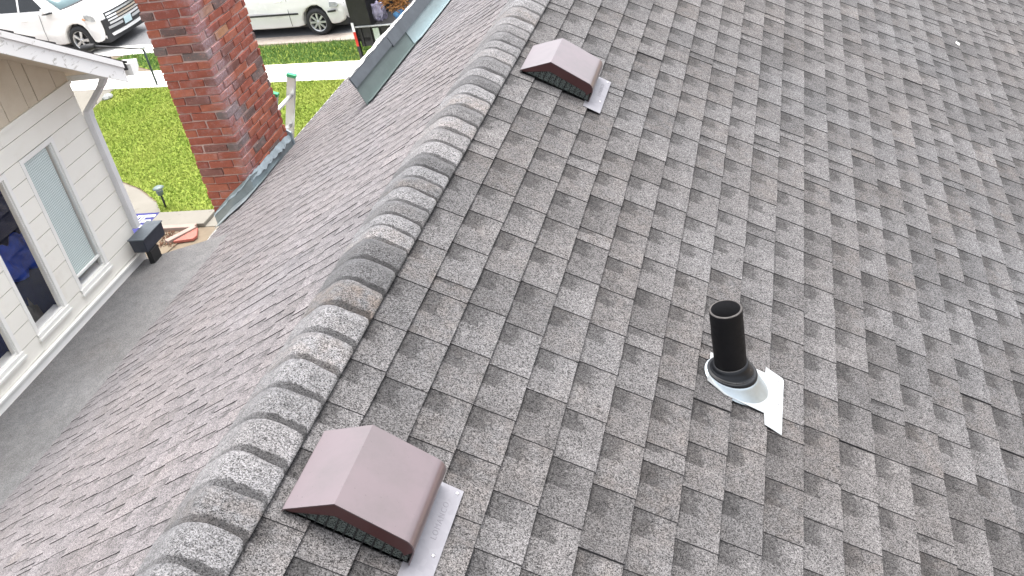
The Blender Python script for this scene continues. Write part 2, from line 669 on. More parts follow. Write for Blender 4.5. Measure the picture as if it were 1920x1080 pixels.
# ------------------------------------------------------------------ roof vents
m = NM('brown_enamel_metal')
ch = m.mix(m.smooth(m.noise(7, 5, 0.65), 0.35, 0.7), (0.088, 0.056, 0.062), (0.068, 0.045, 0.047))
ch = m.mix(m.smooth(m.noise(160, 2, 0.5), 0.72, 0.76), ch, (0.03, 0.015, 0.014))
M['brown_metal'] = m.out(ch, 0.38, 0.0, 0.7)
m.bump(m.noise(9, 3, 0.5), 0.12, 0.01)
m.b.inputs['Coat Weight'].default_value = 0.85
M['brown_metal'].node_tree.nodes['Principled BSDF'].inputs['Coat IOR'].default_value = 1.78
M['brown_metal'].node_tree.nodes['Principled BSDF'].inputs['Coat Roughness'].default_value = 0.22
M['maroon'] = simple('maroon_enamel', (0.060, 0.022, 0.022), 0.4, var=0.1)
m = NM('black_vent_mesh')
tc = m.new('ShaderNodeTexCoord').outputs['Object']
vv = m.voro(190, tc, 'Distance')
m.bump(vv, 0.8, 0.003)
M['vent_mesh'] = m.out(m.mix(m.smooth(vv, 0.25, 0.55), (0.008, 0.009, 0.009), (0.11, 0.13, 0.12)), 0.5, 0.3)
M['black'] = simple('matt_black', (0.012, 0.012, 0.013), 0.6, var=0.2)
m = NM('pale_galvanised')
n1 = m.voro(60)
M['flange'] = m.out(m.mix(m.lin(m.sep(n1)[0], 0, 1, 0, 0.35), (0.20, 0.196, 0.215), (0.26, 0.255, 0.275)), m.lin(m.noise(25, 4), 0.3, 0.7, 0.36, 0.5), 0.25)
M['nail'] = simple('bright_nail', (0.75, 0.75, 0.76), 0.3, 0.9)


def vent(y0, label):
    N0 = 0.014
    ve = empty('roof_vent', Rp(0.35, y0 + 0.15, 0.0), label=label, cat='roof vent', group='brown metal roof vents')
    ln = 0.305

    def prof(g=0.0):
        pts = [(0.176 + g, 0.004), (0.178 + g, 0.014), (0.297, 0.116 - g), (0.497, 0.098 - g)]
        for k in range(1, 7):
            a = k / 6 * math.radians(83)
            pts.append((0.497 + (0.040 - g) * math.sin(a), 0.058 + (0.040 - g) * math.cos(a)))
        pts.append((0.540 - g, 0.010))
        return pts
    # folded sheet hood, 2 mm thick, with a turned-down lip round the near and far mouths
    mb = MB()
    po, pi_ = prof(), prof(0.004)
    n = len(po)
    stations = [y0, y0 + 0.004, y0 + ln - 0.004, y0 + ln]
    vs_, fs_ = [], []
    for yy in stations:
        for q in po: vs_.append(Rp(q[0], yy, q[1] + N0))
    for a in range(3):
        for b in range(n - 1):
            fs_.append((a * n + b, a * n + b + 1, (a + 1) * n + b + 1, (a + 1) * n + b))
    mb.add(vs_, fs_, 0, False)
    vs_, fs_ = [], []
    for yy in (y0, y0 + ln):
        for q in pi_: vs_.append(Rp(q[0], yy, q[1] + N0))
    for b in range(n - 1): fs_.append((b, b + 1, n + b + 1, n + b))
    mb.add(vs_, fs_, 0, False)
    for yy in (y0, y0 + ln):
        vs_ = [Rp(q[0], yy, q[1] + N0) for q in po] + [Rp(q[0], yy, q[1] + N0) for q in pi_]
        mb.add(vs_, [(b, b + 1, n + b + 1, n + b) for b in range(n - 1)], 0)
    me = mb.mesh('hood', M['brown_metal'])
    hood = link('hood', me, ve, 'world')
    for p in me.polygons:
        p.use_smooth = False
    # rounded shoulder smooth
    for idx, p in enumerate(me.polygons):
        b = idx % (n - 1)
        if idx < 3 * (n - 1) and 2 <= b <= n - 3: p.use_smooth = b >= 3
    # lip: a band that follows the inside of the mouth
    for yy, sg in ((y0, 1), (y0 + ln, -1)):
        mb = MB()
        up = [(0.182, 0.012), (0.2985, 0.1125), (0.495, 0.0945)] + [(0.495 + 0.0385 * math.sin(a), 0.056 + 0.0385 * math.cos(a)) for a in (0.5, 1.0, 1.4)]
        dn = [(0.205, 0.0125), (0.309, 0.067), (0.486, 0.049)] + [(0.486 + 0.030 * math.sin(a), 0.030 + 0.019 * math.cos(a)) for a in (0.5, 1.0, 1.4)]
        k = len(up)
        vs_ = [Rp(q[0], yy + sg * 0.0015, q[1] + N0) for q in up] + [Rp(q[0], yy + sg * 0.004, q[1] + N0) for q in dn] + \
              [Rp(q[0], yy + sg * 0.0035, q[1] + N0) for q in up] + [Rp(q[0], yy + sg * 0.006, q[1] + N0) for q in dn]
        fs_ = [(b, b + 1, k + b + 1, k + b) for b in range(k - 1)] + [(2 * k + b, 3 * k + b, 3 * k + b + 1, 2 * k + b + 1) for b in range(k - 1)] + \
              [(k + b, k + b + 1, 3 * k + b + 1, 3 * k + b) for b in range(k - 1)]
        mb.add(vs_, fs_)
        mb.build('lip', M['maroon'], ve, 'world')
        # recessed mesh screen and the ribs that divide it
        mb = MB()
        pl = [(0.186, 0.0), (0.200, 0.016), (0.302, 0.096), (0.490, 0.080), (0.522, 0.060), (0.531, 0.0)]
        mb.prism([Rp(q[0], yy + sg * 0.010, q[1] + N0) for q in pl], (0, sg * 0.006, 0))
        mb.build('mesh_screen', M['vent_mesh'], ve, 'world')
        for k_ in range(12):
            s_ = 0.214 + k_ * 0.0268
            tp = 0.012 + (s_ - 0.19) * 0.72 if s_ < 0.30 else 0.092 - (s_ - 0.30) * 0.10
            mb = MB()
            mb.prism([Rp(s_, yy + sg * 0.006, N0), Rp(s_ + 0.0035, yy + sg * 0.006, N0), Rp(s_ + 0.0035, yy + sg * 0.006, tp + N0), Rp(s_, yy + sg * 0.006, tp + N0)], (0, sg * 0.005, 0))
            mb.build('rib', M['black'], ve, 'world')
        mb = MB()
        mb.prism([Rp(0.186, yy + sg * 0.010, N0 - 0.004), Rp(0.534, yy + sg * 0.010, N0 - 0.004), Rp(0.534, yy + sg * 0.010, N0 + 0.009), Rp(0.186, yy + sg * 0.010, N0 + 0.009)], (0, sg * 0.012, 0))
        mb.build('base_rail', M['black'], ve, 'world')
    # flange on the down-slope side
    mb = MB()
    mb.prism([Rp(0.520, y0 - 0.05, N0 + 0.0035), Rp(0.609, y0 - 0.05, N0 + 0.003), Rp(0.609, y0 + ln + 0.012, N0 + 0.003), Rp(0.520, y0 + ln + 0.012, N0 + 0.0035)], tuple(Vector((S, 0, C)) * 0.0015))
    fl = mb.build('flange', M['flange'], ve, 'world')
    # stamped lettering
    cu = bpy.data.curves.new('lettering', 'FONT')
    cu.body = 'LOMANCO'
    cu.size = 0.024
    cu.extrude = 0.0005
    cu.space_character = 1.25
    cu.align_x = 'CENTER'
    to = bpy.data.objects.new('lettering', cu)
    COL.objects.link(to)
    dg = bpy.context.evaluated_depsgraph_get()
    me = bpy.data.meshes.new_from_object(to.evaluated_get(dg))
    bpy.data.objects.remove(to)
    me.materials.clear(); me.materials.append(M['stamp'])
    base = Matrix(((C, 0, S, 0), (0, 1, 0, 0), (-S, 0, C, 0), (0, 0, 0, 1)))
    rot = Matrix.Rotation(math.radians(90), 4, 'Z')
    me.transform(Matrix.Translation(Rp(0.582, y0 + 0.185, N0 + 0.0048)) @ base @ rot)
    link('lettering', me, ve, 'world')
    for (s_, yy) in ((0.594, y0 + ln - 0.005), (0.590, y0 + 0.065)):
        mb = MB()
        Mx = Matrix.Translation(Rp(s_, yy, N0 + 0.0045)) @ base
        mb.lathe([(0.0, 0.003), (0.004, 0.0026), (0.006, 0.0), (0.0, 0.0)], Mx, 10)
        mb.build('nail', M['nail'], ve, 'world')
    return ve


M['stamp'] = simple('stamped_metal', (0.175, 0.17, 0.19), 0.5, 0.25)
vent(1.765, 'nearest brown metal roof vent beside the ridge caps in the foreground')
vent(4.660, 'farther brown metal roof vent beside the ridge caps near the top edge')

# ------------------------------------------------------------------ plumbing vent pipe
M['abs'] = simple('black_pipe_plastic', (0.005, 0.005, 0.006), 0.55, var=0.25, scale=25, bump=0.15, spec=0.2)
M['rubber'] = simple('black_rubber', (0.004, 0.005, 0.007), 0.34, var=0.2, scale=20, spec=0.35)
M['galv'] = simple('bright_galvanised', (0.44, 0.455, 0.46), 0.42, 0.45, 0.22, 18, bump=0.2)
M['galv_cone'] = simple('blue_grey_galvanised', (0.50, 0.56, 0.59), 0.36, 0.8, 0.12, 18)
PS, PY = 1.405, 3.115
px0, _, pz0 = Rp(PS, PY)
vp_ = empty('vent_pipe', (px0, PY, pz0), label='black upright plumbing pipe through the right roof slope with a white metal flashing', cat='vent pipe')
mb = MB()
RO, RI = 0.0585, 0.050
Mx = Matrix.Translation((px0, PY, pz0))
mb.lathe([(RO, -0.06), (RO, 0.322), (RO - 0.001, 0.326), (RO - 0.004, 0.328)], Mx, 40)
mb.lathe([(RO - 0.004, 0.328), (RI, 0.327), (RI, 0.02)], Mx, 40)
mb.lathe([(RI, 0.02), (0.0, 0.02)], Mx, 40)
mb.build('pipe', M['abs'], vp_, 'world')
M['rim'] = simple('scuffed_pipe_rim', (0.05, 0.045, 0.042), 0.7, var=0.6, scale=60)
mb = MB()
mb.lathe([(RO - 0.0005, 0.3262), (RO - 0.003, 0.3292), (RI + 0.0015, 0.3285)], Mx, 40)
mb.build('cut_rim', M['rim'], vp_, 'world')
base = Matrix(((C, 0, S, 0), (0, 1, 0, 0), (-S, 0, C, 0), (0, 0, 0, 1)))
# rubber boot: rings that blend from tilted (roof) to level (pipe)
mb = MB()


def tilted_ring(h, rad, tilt, mb_v, cx=0.0, seg=36, sx=1.0):
    q = Matrix.Translation((px0 + cx, PY, pz0 + h)) @ Matrix.Rotation(PITCH * tilt, 4, 'Y')
    for k in range(seg):
        a = 2 * math.pi * k / seg
        mb_v.append(q @ Vector((rad * sx * math.cos(a), rad * math.sin(a), 0)))


def ringset(rings, seg=36):
    v_ = []
    for h, rad, tilt, cx, sx in rings: tilted_ring(h, rad, tilt, v_, cx, seg, sx)
    f_ = []
    for i in range(len(rings) - 1):
        for k in range(seg):
            l = (k + 1) % seg
            f_.append((i * seg + k, i * seg + l, (i + 1) * seg + l, (i + 1) * seg + k))
    return v_, f_


v_, f_ = ringset([(0.046, 0.092, 0.55, 0.004, 1.0), (0.053, 0.093, 0.5, 0.004, 1), (0.058, 0.090, 0.45, 0.004, 1), (0.060, 0.084, 0.45, 0.003, 1), (0.057, 0.082, 0.42, 0.003, 1),
                  (0.066, 0.078, 0.35, 0.002, 1), (0.072, 0.072, 0.25, 0.001, 1), (0.082, 0.067, 0.1, 0, 1), (0.092, 0.064, 0, 0, 1), (0.094, 0.058, 0, 0, 1)])
mb.add(v_, f_, 0, True)
mb.build('rubber_boot', M['rubber'], vp_, 'world')
mb = MB()
v_, f_ = ringset([(0.004, 0.118, 1.0, 0.018, 1.12), (0.016, 0.112, 0.95, 0.016, 1.08), (0.040, 0.0945, 0.6, 0.006, 1.0), (0.0475, 0.0935, 0.55, 0.004, 1.0), (0.0485, 0.088, 0.55, 0.004, 1.0)])
mb.add(v_, f_, 0, True)
mb.build('metal_cone', M['galv_cone'], vp_, 'world')
mb = MB()
nrm = Vector((S, 0, C)) * 0.0015
N0 = 0.0190
mb.prism([Rp(1.30, 3.035, N0 + 0.001), Rp(1.37, 3.000, N0 + 0.001), Rp(1.527, 2.998, N0), Rp(1.531, 2.938, N0), Rp(1.602, 2.930, N0 - 0.007), Rp(1.605, 3.238, N0 - 0.007),
          Rp(1.598, 3.250, N0 - 0.007), Rp(1.527, 3.262, N0), Rp(1.524, 3.225, N0), Rp(1.40, 3.222, N0 + 0.001), Rp(1.30, 3.20, N0 + 0.001)], tuple(nrm))
mb.build('flashing_sheet', M['galv'], vp_, 'world')
for (s_, yy) in ((1.582, 3.09), (1.578, 3.215), (1.577, 2.955)):
    mb = MB()
    mb.lathe([(0.0, 0.003), (0.0045, 0.0026), (0.0065, 0.0), (0.0, 0.0)], Matrix.Translation(Rp(s_, yy, N0 - 0.004)) @ base, 10)
    mb.build('nail', M['nail'], vp_, 'world')

# white scrap on the far right shingles
mb = MB()
mb.prism([Rp(2.935, 8.10, 0.022), Rp(2.965, 8.09, 0.020), Rp(2.970, 8.12, 0.026), Rp(2.955, 8.14, 0.022), Rp(2.937, 8.12, 0.028)], tuple(nrm))
tag(mb.build('paper_scrap', M['white_trim']), 'tiny white scrap lying on the far right shingles', 'scrap')

# ------------------------------------------------------------------ chimney
CX, CY0, CY1, CXL = -2.85, 6.83, 7.615, -3.275
m = NM('old_red_brick')
rr_ = m.rand()
bc = m.ramp(rr_, [(0.0, (0.27, 0.055, 0.035)), (0.30, (0.33, 0.075, 0.045)), (0.52, (0.24, 0.050, 0.036)), (0.645, (0.36, 0.13, 0.07)), (0.675, (0.17, 0.055, 0.045)),
                  (0.82, (0.115, 0.060, 0.055)), (0.91, (0.14, 0.085, 0.078)), (0.97, (0.30, 0.12, 0.085))], 'CONSTANT')
n1 = m.noise(30, 5, 0.65)
bc = m.mix(1.0, bc, (1.16, 1.72, 1.75), 'MULTIPLY')
bc = m.mix(m.lin(n1, 0.3, 0.7, 0.0, 0.4), bc, (0.16, 0.06, 0.05), 'MIX')
bc = m.mix(m.smooth(m.noise(70, 3), 0.60, 0.72), bc, (0.42, 0.20, 0.15))
# lime bloom around the near corner, with a ragged outline of its own
sx_ = m.new('ShaderNodeSeparateXYZ'); m.l.new(m.pos(), sx_.inputs[0])
dx = m.math('MULTIPLY', m.math('SUBTRACT', CX + 0.02, sx_.outputs[0]), 2.4)
dy = m.math('MULTIPLY', m.math('SUBTRACT', sx_.outputs[1], CY0 + 0.10), 2.9)
ds = m.math('ADD', m.math('ABSOLUTE', dx), m.math('ABSOLUTE', dy))
st_ = m.math('SUBTRACT', m.math('MULTIPLY_ADD', m.noise(5.5, 5, 0.7), 1.7, 0.0), ds)
bloom = m.math('MULTIPLY', m.smooth(st_, 0.30, 0.80), m.lin(m.noise(60, 4, 0.7), 0.35, 0.65, 0.1, 0.8))
bc = m.mix(m.math('MULTIPLY', m.smooth(m.noise(13, 6, 0.75), 0.50, 0.70), 0.55), bc, (0.36, 0.22, 0.20))
bc2 = m.mix(bloom, bc, (0.42, 0.33, 0.36))
m.bump(m.noise(45, 6, 0.7), 0.6, 0.006)
M['brick'] = m.out(bc2, 0.9, 0, 0.2)
m = NM('pink_mortar')
M['mortar'] = m.out(m.mix(m.noise(20, 5), (0.42, 0.28, 0.25), (0.58, 0.45, 0.41)), 0.95, 0, 0.2)
m.bump(m.noise(80, 4), 0.5, 0.004)
M['lead'] = simple('grey_green_flashing', (0.25, 0.295, 0.315), 0.42, 0.2, 0.22, 7)
M['sealant'] = simple('blue_grey_roof_sealant', (0.29, 0.35, 0.385), 0.4, 0.1, 0.35, 14, bump=0.8)

chim = empty('chimney', (-3.06, 7.2, -2.0), label='red brick chimney rising beside the left eave', cat='chimney')
ZB, ZT = -2.55, 0.42
CH = 0.0685
mb = MB()
mb.box(CXL + 0.010, CX - 0.010, CY0 + 0.010, CY1 - 0.010, GZ, ZT)
mb.build('mortar_core', M['mortar'], chim, 'world')
brick_meshes = {}


def brick_mesh(lx, ly, i):
    key = (round(lx, 3), round(ly, 3), i)
    if key not in brick_meshes:
        q = random.Random(hash(key) % 9999)
        j_ = lambda: q.uniform(-0.0035, 0.0035)
        mb = MB()
        hz = (CH - 0.011) / 2
        pts = [(-lx / 2 + j_(), -ly / 2 + j_(), -hz + j_()), (lx / 2 + j_(), -ly / 2 + j_(), -hz + j_()), (lx / 2 + j_(), ly / 2 + j_(), -hz + j_()), (-lx / 2 + j_(), ly / 2 + j_(), -hz + j_()),
               (-lx / 2 + j_(), -ly / 2 + j_(), hz + j_()), (lx / 2 + j_(), -ly / 2 + j_(), hz + j_()), (lx / 2 + j_(), ly / 2 + j_(), hz + j_()), (-lx / 2 + j_(), ly / 2 + j_(), hz + j_())]
        mb.hexa(pts)
        me = mb.mesh('brick', M['brick'])
        bm = bmesh.new(); bm.from_mesh(me)
        bmesh.ops.bevel(bm, geom=list(bm.edges), offset=0.004, segments=1, affect='EDGES')
        bm.to_mesh(me); bm.free()
        brick_meshes[key] = me
    return brick_meshes[key]


def lay(xa, xb, ya, yb__, zc):
    j_ = 0.010
    lx, ly = xb - xa - (0 if xa == CXL else 0), yb__ - ya
    o = bpy.data.objects.new('brick', brick_mesh(lx, ly, rnd.randrange(5)))
    COL.objects.link(o)
    o.parent = chim
    o.matrix_parent_inverse = Matrix.Translation(-Vector(chim.location))
    o.location = ((xa + xb) / 2 + rnd.uniform(-0.003, 0.003), (ya + yb__) / 2 + rnd.uniform(-0.003, 0.003), zc + rnd.uniform(-0.002, 0.002))
    o.rotation_euler = (rnd.uniform(-0.02, 0.02), rnd.uniform(-0.02, 0.02), rnd.uniform(-0.015, 0.015))


row = 0
z = ZB
D = 0.095
J = 0.010
while z < ZT - 0.02:
    zc = z + CH / 2
    # near (left-hand) face, bricks lie along x
    if row % 2 == 0:
        xs = [(CX - 0.205, CX)]
        x = CX - 0.205 - J
        while x > CXL + 0.03:
            xs.append((max(CXL, x - 0.205), x)); x -= 0.205 + J
        ys0 = CY0 + D + J
    else:
        xs = []
        x = CX - D - J
        while x > CXL + 0.03:
            xs.append((max(CXL, x - 0.205), x)); x -= 0.205 + J
        ys0 = CY0
    for (a, b) in xs:
        if b - a < 0.03: continue
        lay(a, b, CY0, CY0 + D, zc)
    # right-hand face, bricks lie along y
    y = ys0
    while y < CY1 - 0.03:
        e = min(CY1, y + 0.205)
        if e - y > 0.03 and zc > -2.2:
            lay(CX - D, CX, y, e, zc)
        y += 0.205 + J
    row += 1
    z += CH
mb = MB()
z = ZB
row = 0
while z < ZT - 0.02:
    for q in range(4):
        a = CY0 + 0.11 + q * 0.17
        mb.box(CXL - 0.001, CXL + 0.09, a, min(a + 0.16, CY1 - 0.1), z + 0.005, z + CH - 0.006)
    for q in range(2):
        a = CXL + q * 0.215
        mb.box(a, min(a + 0.205, CX - 0.1), CY1 - 0.09, CY1 + 0.001, z + 0.005, z + CH - 0.006)
    z += CH
tag(mb.build('rear_brickwork', M['brick'], chim, 'world'), kind='stuff')

# chimney flashing: near piece turns the corner, far piece runs along the eave, sealant smeared above
s_c = 2.80 / C
mb = MB()
xf = CX + 0.012
yf = CY0 - 0.014


def zr(x): return x / C * S    # left slope height at world x (x < 0)


near = [(CXL - 0.0, yf, zr(CXL) - 0.16), (CXL, yf, -1.925), (-3.24, yf, -1.895), (-3.066, yf, -1.756), (-2.90, yf, -1.645), (xf, yf, -1.605), (xf, yf, zr(xf) + 0.004)]
mb.prism(near, (0, 0.006, 0))
mb.prism([(xf, yf, zr(xf) + 0.004), (xf, yf, -1.605), (xf, CY0 + 0.12, -1.625), (xf, CY0 + 0.13, zr(xf) + 0.004)], (0.006, 0, 0))
# flange on the shingles
mb.prism([Lp(3.60, 6.47, 0.024), Lp(3.42, 6.50, 0.024), Lp(3.235, 6.545, 0.024), Lp(3.225, 6.96, 0.024), Lp(3.36, 6.96, 0.024), Lp(3.36, yf, 0.024), Lp(3.60, yf, 0.024)], (0, 0, 0.003))
mb.build('corner_flashing', M['lead'], chim, 'world')
mb = MB()
mb.prism([(xf, CY0 + 0.12, zr(xf) + 0.004), (xf, CY0 + 0.12, -1.645), (xf, CY1 + 0.03, -1.67), (xf, CY1 + 0.05, zr(xf) + 0.004)], (0.005, 0, 0))
mb.prism([Lp(3.36, CY0 + 0.12, 0.0205), Lp(3.255, CY0 + 0.12, 0.0225), Lp(3.30, 7.30, 0.0225), Lp(3.385, 7.78, 0.0225), Lp(3.45, 7.78, 0.0225)], (0, 0, 0.003))
mb.build('side_flashing', M['lead'], chim, 'world')
mb = MB()
q = random.Random(3)
up_, lo_ = [], []
NN = 26
for k in range(NN + 1):
    y = CY0 - 0.02 + (CY1 + 0.03 - CY0 + 0.02) * k / NN
    zt = -1.603 - 0.02 * k / NN + q.uniform(-0.008, 0.008)
    zl = -1.652 - 0.025 * k / NN + q.uniform(-0.014, 0.008)
    up_.append((CX + 0.004, y, zt)); lo_.append((CX + 0.024 + q.uniform(-0.006, 0.008), y, zl))
vs_ = up_ + lo_
mb.add(vs_, [(k, k + 1, NN + 2 + k, NN + 1 + k) for k in range(NN)], 0, True)
vs_ = [(p[0], p[1], p[2]) for p in lo_] + [(CX + 0.012, p[1], p[2] - 0.012) for p in lo_]
mb.add(vs_, [(k, k + 1, NN + 2 + k, NN + 1 + k) for k in range(NN)], 0, True)
up_, lo_ = [], []
for k in range(13):
    x = CX + 0.02 - (CX - CXL + 0.02) * k / 12
    zt = -1.598 - 0.325 * k / 12 + q.uniform(-0.006, 0.006)
    up_.append((x, CY0 - 0.004, zt)); lo_.append((x, CY0 - 0.026, zt - 0.022 + q.uniform(-0.006, 0.006)))
mb.add(up_ + lo_, [(k, k + 1, 14 + k, 13 + k) for k in range(12)], 0, True)
mb.build('sealant_bead', M['sealant'], chim, 'world')
tag_end = MB()
tag_end.prism([(CX - 0.02, CY1 + 0.012, -1.78), (CX + 0.03, CY1 + 0.012, -1.80), (CX + 0.03, CY1 + 0.012, -1.62), (CX - 0.03, CY1 + 0.012, -1.57)], (0, 0.02, 0))
tag_end.build('end_flashing', M['sealant'], chim, 'world')

# ------------------------------------------------------------------ raised curb with metal flashing near the top
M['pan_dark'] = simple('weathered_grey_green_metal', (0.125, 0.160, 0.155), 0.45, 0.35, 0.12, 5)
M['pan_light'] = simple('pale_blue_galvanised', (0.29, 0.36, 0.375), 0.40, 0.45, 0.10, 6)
M['strip_dark'] = simple('slate_metal_strip', (0.10, 0.115, 0.13), 0.45, 0.35, 0.18, 9)
m = NM('white_gravel_coating')
gv_ = m.voro(55)
m.bump(m.voro(55, None, 'Distance'), 0.8, 0.02)
M['gravel'] = m.out(m.mix(m.sep(gv_)[0], (0.55, 0.55, 0.52), (0.85, 0.85, 0.82)), 0.9)
curb = empty('roof_curb', (-1.5, 7.5, -0.9), label='raised roof curb clad in grey metal flashing with a white gravelled top', cat='roof curb')
X0, Z0 = -1.65 * C, -1.65 * S
ca, sa = math.cos(math.radians(65)), math.sin(math.radians(65))


def Cp(d, y, off=0.0):     # up the leaning face
    return (X0 - d * ca + off * sa, y, Z0 + d * sa + off * ca)


YN, YM, YF = 6.255, 7.34, 10.5
mb = MB()
mb.prism([Cp(-0.03, YN + 0.03, 0), Cp(0.02, YN, 0), Cp(0.158, YN + 0.02, 0), Cp(0.158, YM + 0.01, 0), Cp(-0.03, YM + 0.01, 0)], (0.0035 * sa, 0, 0.0035 * ca))
mb.prism([Lp(1.66, YN + 0.02, 0.022), Lp(1.60, YN + 0.02, 0.022), Lp(1.60, YM, 0.022), Lp(1.66, YM, 0.022)], (0, 0, 0.003))
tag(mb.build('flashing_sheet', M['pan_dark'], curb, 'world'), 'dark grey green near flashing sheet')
mb = MB()
mb.prism([Cp(-0.03, YM, 0.006), Cp(0.140, YM, 0.006), Cp(0.140, YF, 0.006), Cp(-0.03, YF, 0.006)], (0.0035 * sa, 0, 0.0035 * ca))
mb.prism([Lp(1.66, YM, 0.023), Lp(1.56, YM + 0.01, 0.023), Lp(1.56, YF, 0.023), Lp(1.66, YF, 0.023)], (0, 0, 0.003))
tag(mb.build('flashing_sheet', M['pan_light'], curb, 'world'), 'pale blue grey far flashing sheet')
for a, b, d0, kk in ((YN, 7.02, 0.150, 'strip_dark'), (7.03, YF, 0.135, 'strip_dark')):
    mb = MB()
    mb.prism([Cp(d0, a, 0.008), Cp(0.222, a, 0.008), Cp(0.222, b, 0.008), Cp(d0, b, 0.008)], (0.012 * sa, 0, 0.012 * ca))
    mb.prism([Cp(0.222, a, 0.008), Cp(0.222, a, 0.020), Cp(0.222, b, 0.020), Cp(0.222, b, 0.008)], (0, 0, 0.006))
    mb.build('edge_strip', M[kk], curb, 'world')
mb = MB()
mb.box(X0 - 0.105, X0 - 0.075, 7.018, 7.033, Z0 + 0.12, Z0 + 0.21)
mb.build('strip_joint', M['flange'], curb, 'world')
# gravelled top: uneven sheet falling gently away
q = random.Random(2)
mb = MB()
xt, zt = Cp(0.222, 0)[0], Cp(0.222, 0)[2]
NYT, NXT = 70, 7
vs_ = []
for a in range(NYT + 1):
    y = YN + 0.01 + (YF - YN - 0.01) * a / NYT
    wd = 0.012 + 0.05 * min(1, (y - YN) / 0.35) - 0.03 * max(0, min(1, (y - 7.2) / 0.7))
    for b in range(NXT + 1):
        u = b / NXT
        vs_.append((xt - wd * u + q.uniform(-1, 1) * 0.004, y, zt + 0.004 + q.uniform(0, 0.010) - 0.02 * u - (0.10 * min(1, max(0, (y - YN - 0.15) / 0.5)) if b == NXT else 0)))
mb.add(vs_, [(a * (NXT + 1) + b, (a + 1) * (NXT + 1) + b, (a + 1) * (NXT + 1) + b + 1, a * (NXT + 1) + b + 1) for a in range(NYT) for b in range(NXT)])
mb.build('gravel_top', M['gravel'], curb, 'world')
mb = MB()
mb.prism([(X0, YN + 0.02, Z0 - 0.03), (X0 - 0.092, YN + 0.06, Z0 + 0.19), (X0 - 0.100, YN + 0.06, Z0 + 0.19), (X0 - 0.012, YN + 0.06, Z0 - 0.03)], (0, YF - YN - 0.06, 0))
mb.build('curb_core', M['strip_dark'], curb, 'world')

# ------------------------------------------------------------------ wing with the gable wall
m = NM('white_clapboard_paint')
d1 = m.smooth(m.noise(3.0, 6, 0.7), 0.52, 0.75)
wc = m.mix(m.math('MULTIPLY', d1, 0.42), (0.86, 0.84, 0.765), (0.66, 0.61, 0.51))
M['clap'] = m.out(wc, 0.55)
m = NM('cream_gable_paint')
d1 = m.smooth(m.noise(2.2, 6, 0.7), 0.48, 0.75)
M['gable'] = m.out(m.mix(m.math('MULTIPLY', d1, 0.5), (0.66, 0.58, 0.46), (0.50, 0.40, 0.27)), 0.65)
m = NM('weathered_white_fascia')
d1 = m.smooth(m.noise(11, 6, 0.75), 0.585, 0.64)
sepf = m.new('ShaderNodeMapping')
m.l.new(m.pos(), sepf.inputs[0]); sepf.inputs['Scale'].default_value = (6, 5, 30)
d2 = m.smooth(m.noise(1.0, 6, 0.75, sepf.outputs[0]), 0.58, 0.66)
M['fascia'] = m.out(m.mix(m.math('MULTIPLY', m.math('MAXIMUM', d1, d2), 0.75), (0.80, 0.79, 0.77), (0.36, 0.34, 0.30)), 0.6)
M['groove'] = simple('board_shadow_joint', (0.20, 0.16, 0.11), 0.9)  # dark backing colour stands in for the shadow lines under the boards
M['sash'] = simple('white_window_sash', (0.84, 0.83, 0.79), 0.4, var=0.05)
M['room'] = simple('dark_room', (0.03, 0.028, 0.026), 0.9, var=0.3, scale=3)
XW = -3.12
WYE = 5.62
wing = empty('house_wing', (XW - 2.0, 4.2, GZ), label='white clapboard wing with narrow windows and a weathered rake board', cat='house wing')
T = 0.02        # board thickness
wins = [('A', 4.947, 5.236), ('B', 4.459, 4.738), ('C', 3.965, 4.240)]
WZ0, WZ1 = -1.408, -0.497
RID = 3.9


def zrake(y):          # underside line of the rake at the wall
    return 0.373 - 0.617 * (max(y, 2 * RID - y) - 4.774)


# wall core: piers, head, sill
mb = MB()
edges = [1.5, 3.965, 4.240, 4.459, 4.738, 4.947, 5.236, WYE - 0.01]
for a, b in zip(edges[0::2], edges[1::2]):
    mb.box(XW - 0.045, XW - 0.022, a, b, GZ, WZ1)
mb.box(XW - 0.12, XW - 0.022, 1.5, WYE - 0.01, WZ1, -0.27)
for a, b in ((3.965, 4.240), (4.459, 4.738), (4.947, 5.236)):
    mb.box(XW - 0.045, XW - 0.022, a, b, GZ, WZ0 - 0.03)
mb.prism([(XW - 0.12, WYE - 0.01, -0.27), (XW - 0.12, WYE - 0.01, zrake(WYE) - 0.05), (XW - 0.12, RID, zrake(RID) - 0.05), (XW - 0.12, 1.5, zrake(1.5) - 0.05), (XW - 0.12, 1.5, -0.27)], (0.095, 0, 0))
mb.box(XW - 5.0, XW - 0.12, WYE - 0.12, WYE - 0.01, GZ, -0.2)      # end wall towards the street
mb.box(XW - 5.0, XW - 4.9, 1.5, WYE - 0.12, GZ, -0.2)
mb.build('wall', M['clap'], wing, 'world')
mb = MB()
mb.box(XW - 2.6, XW - 2.5, 1.6, WYE - 0.13, -3.4, -0.3)
mb.box(XW - 2.5, XW - 0.13, 1.6, WYE - 0.13, -3.5, -3.4)
mb.box(XW - 2.5, XW - 0.13, 1.6, WYE - 0.13, -0.29, -0.2)
mb.build('room', M['room'], wing, 'world')

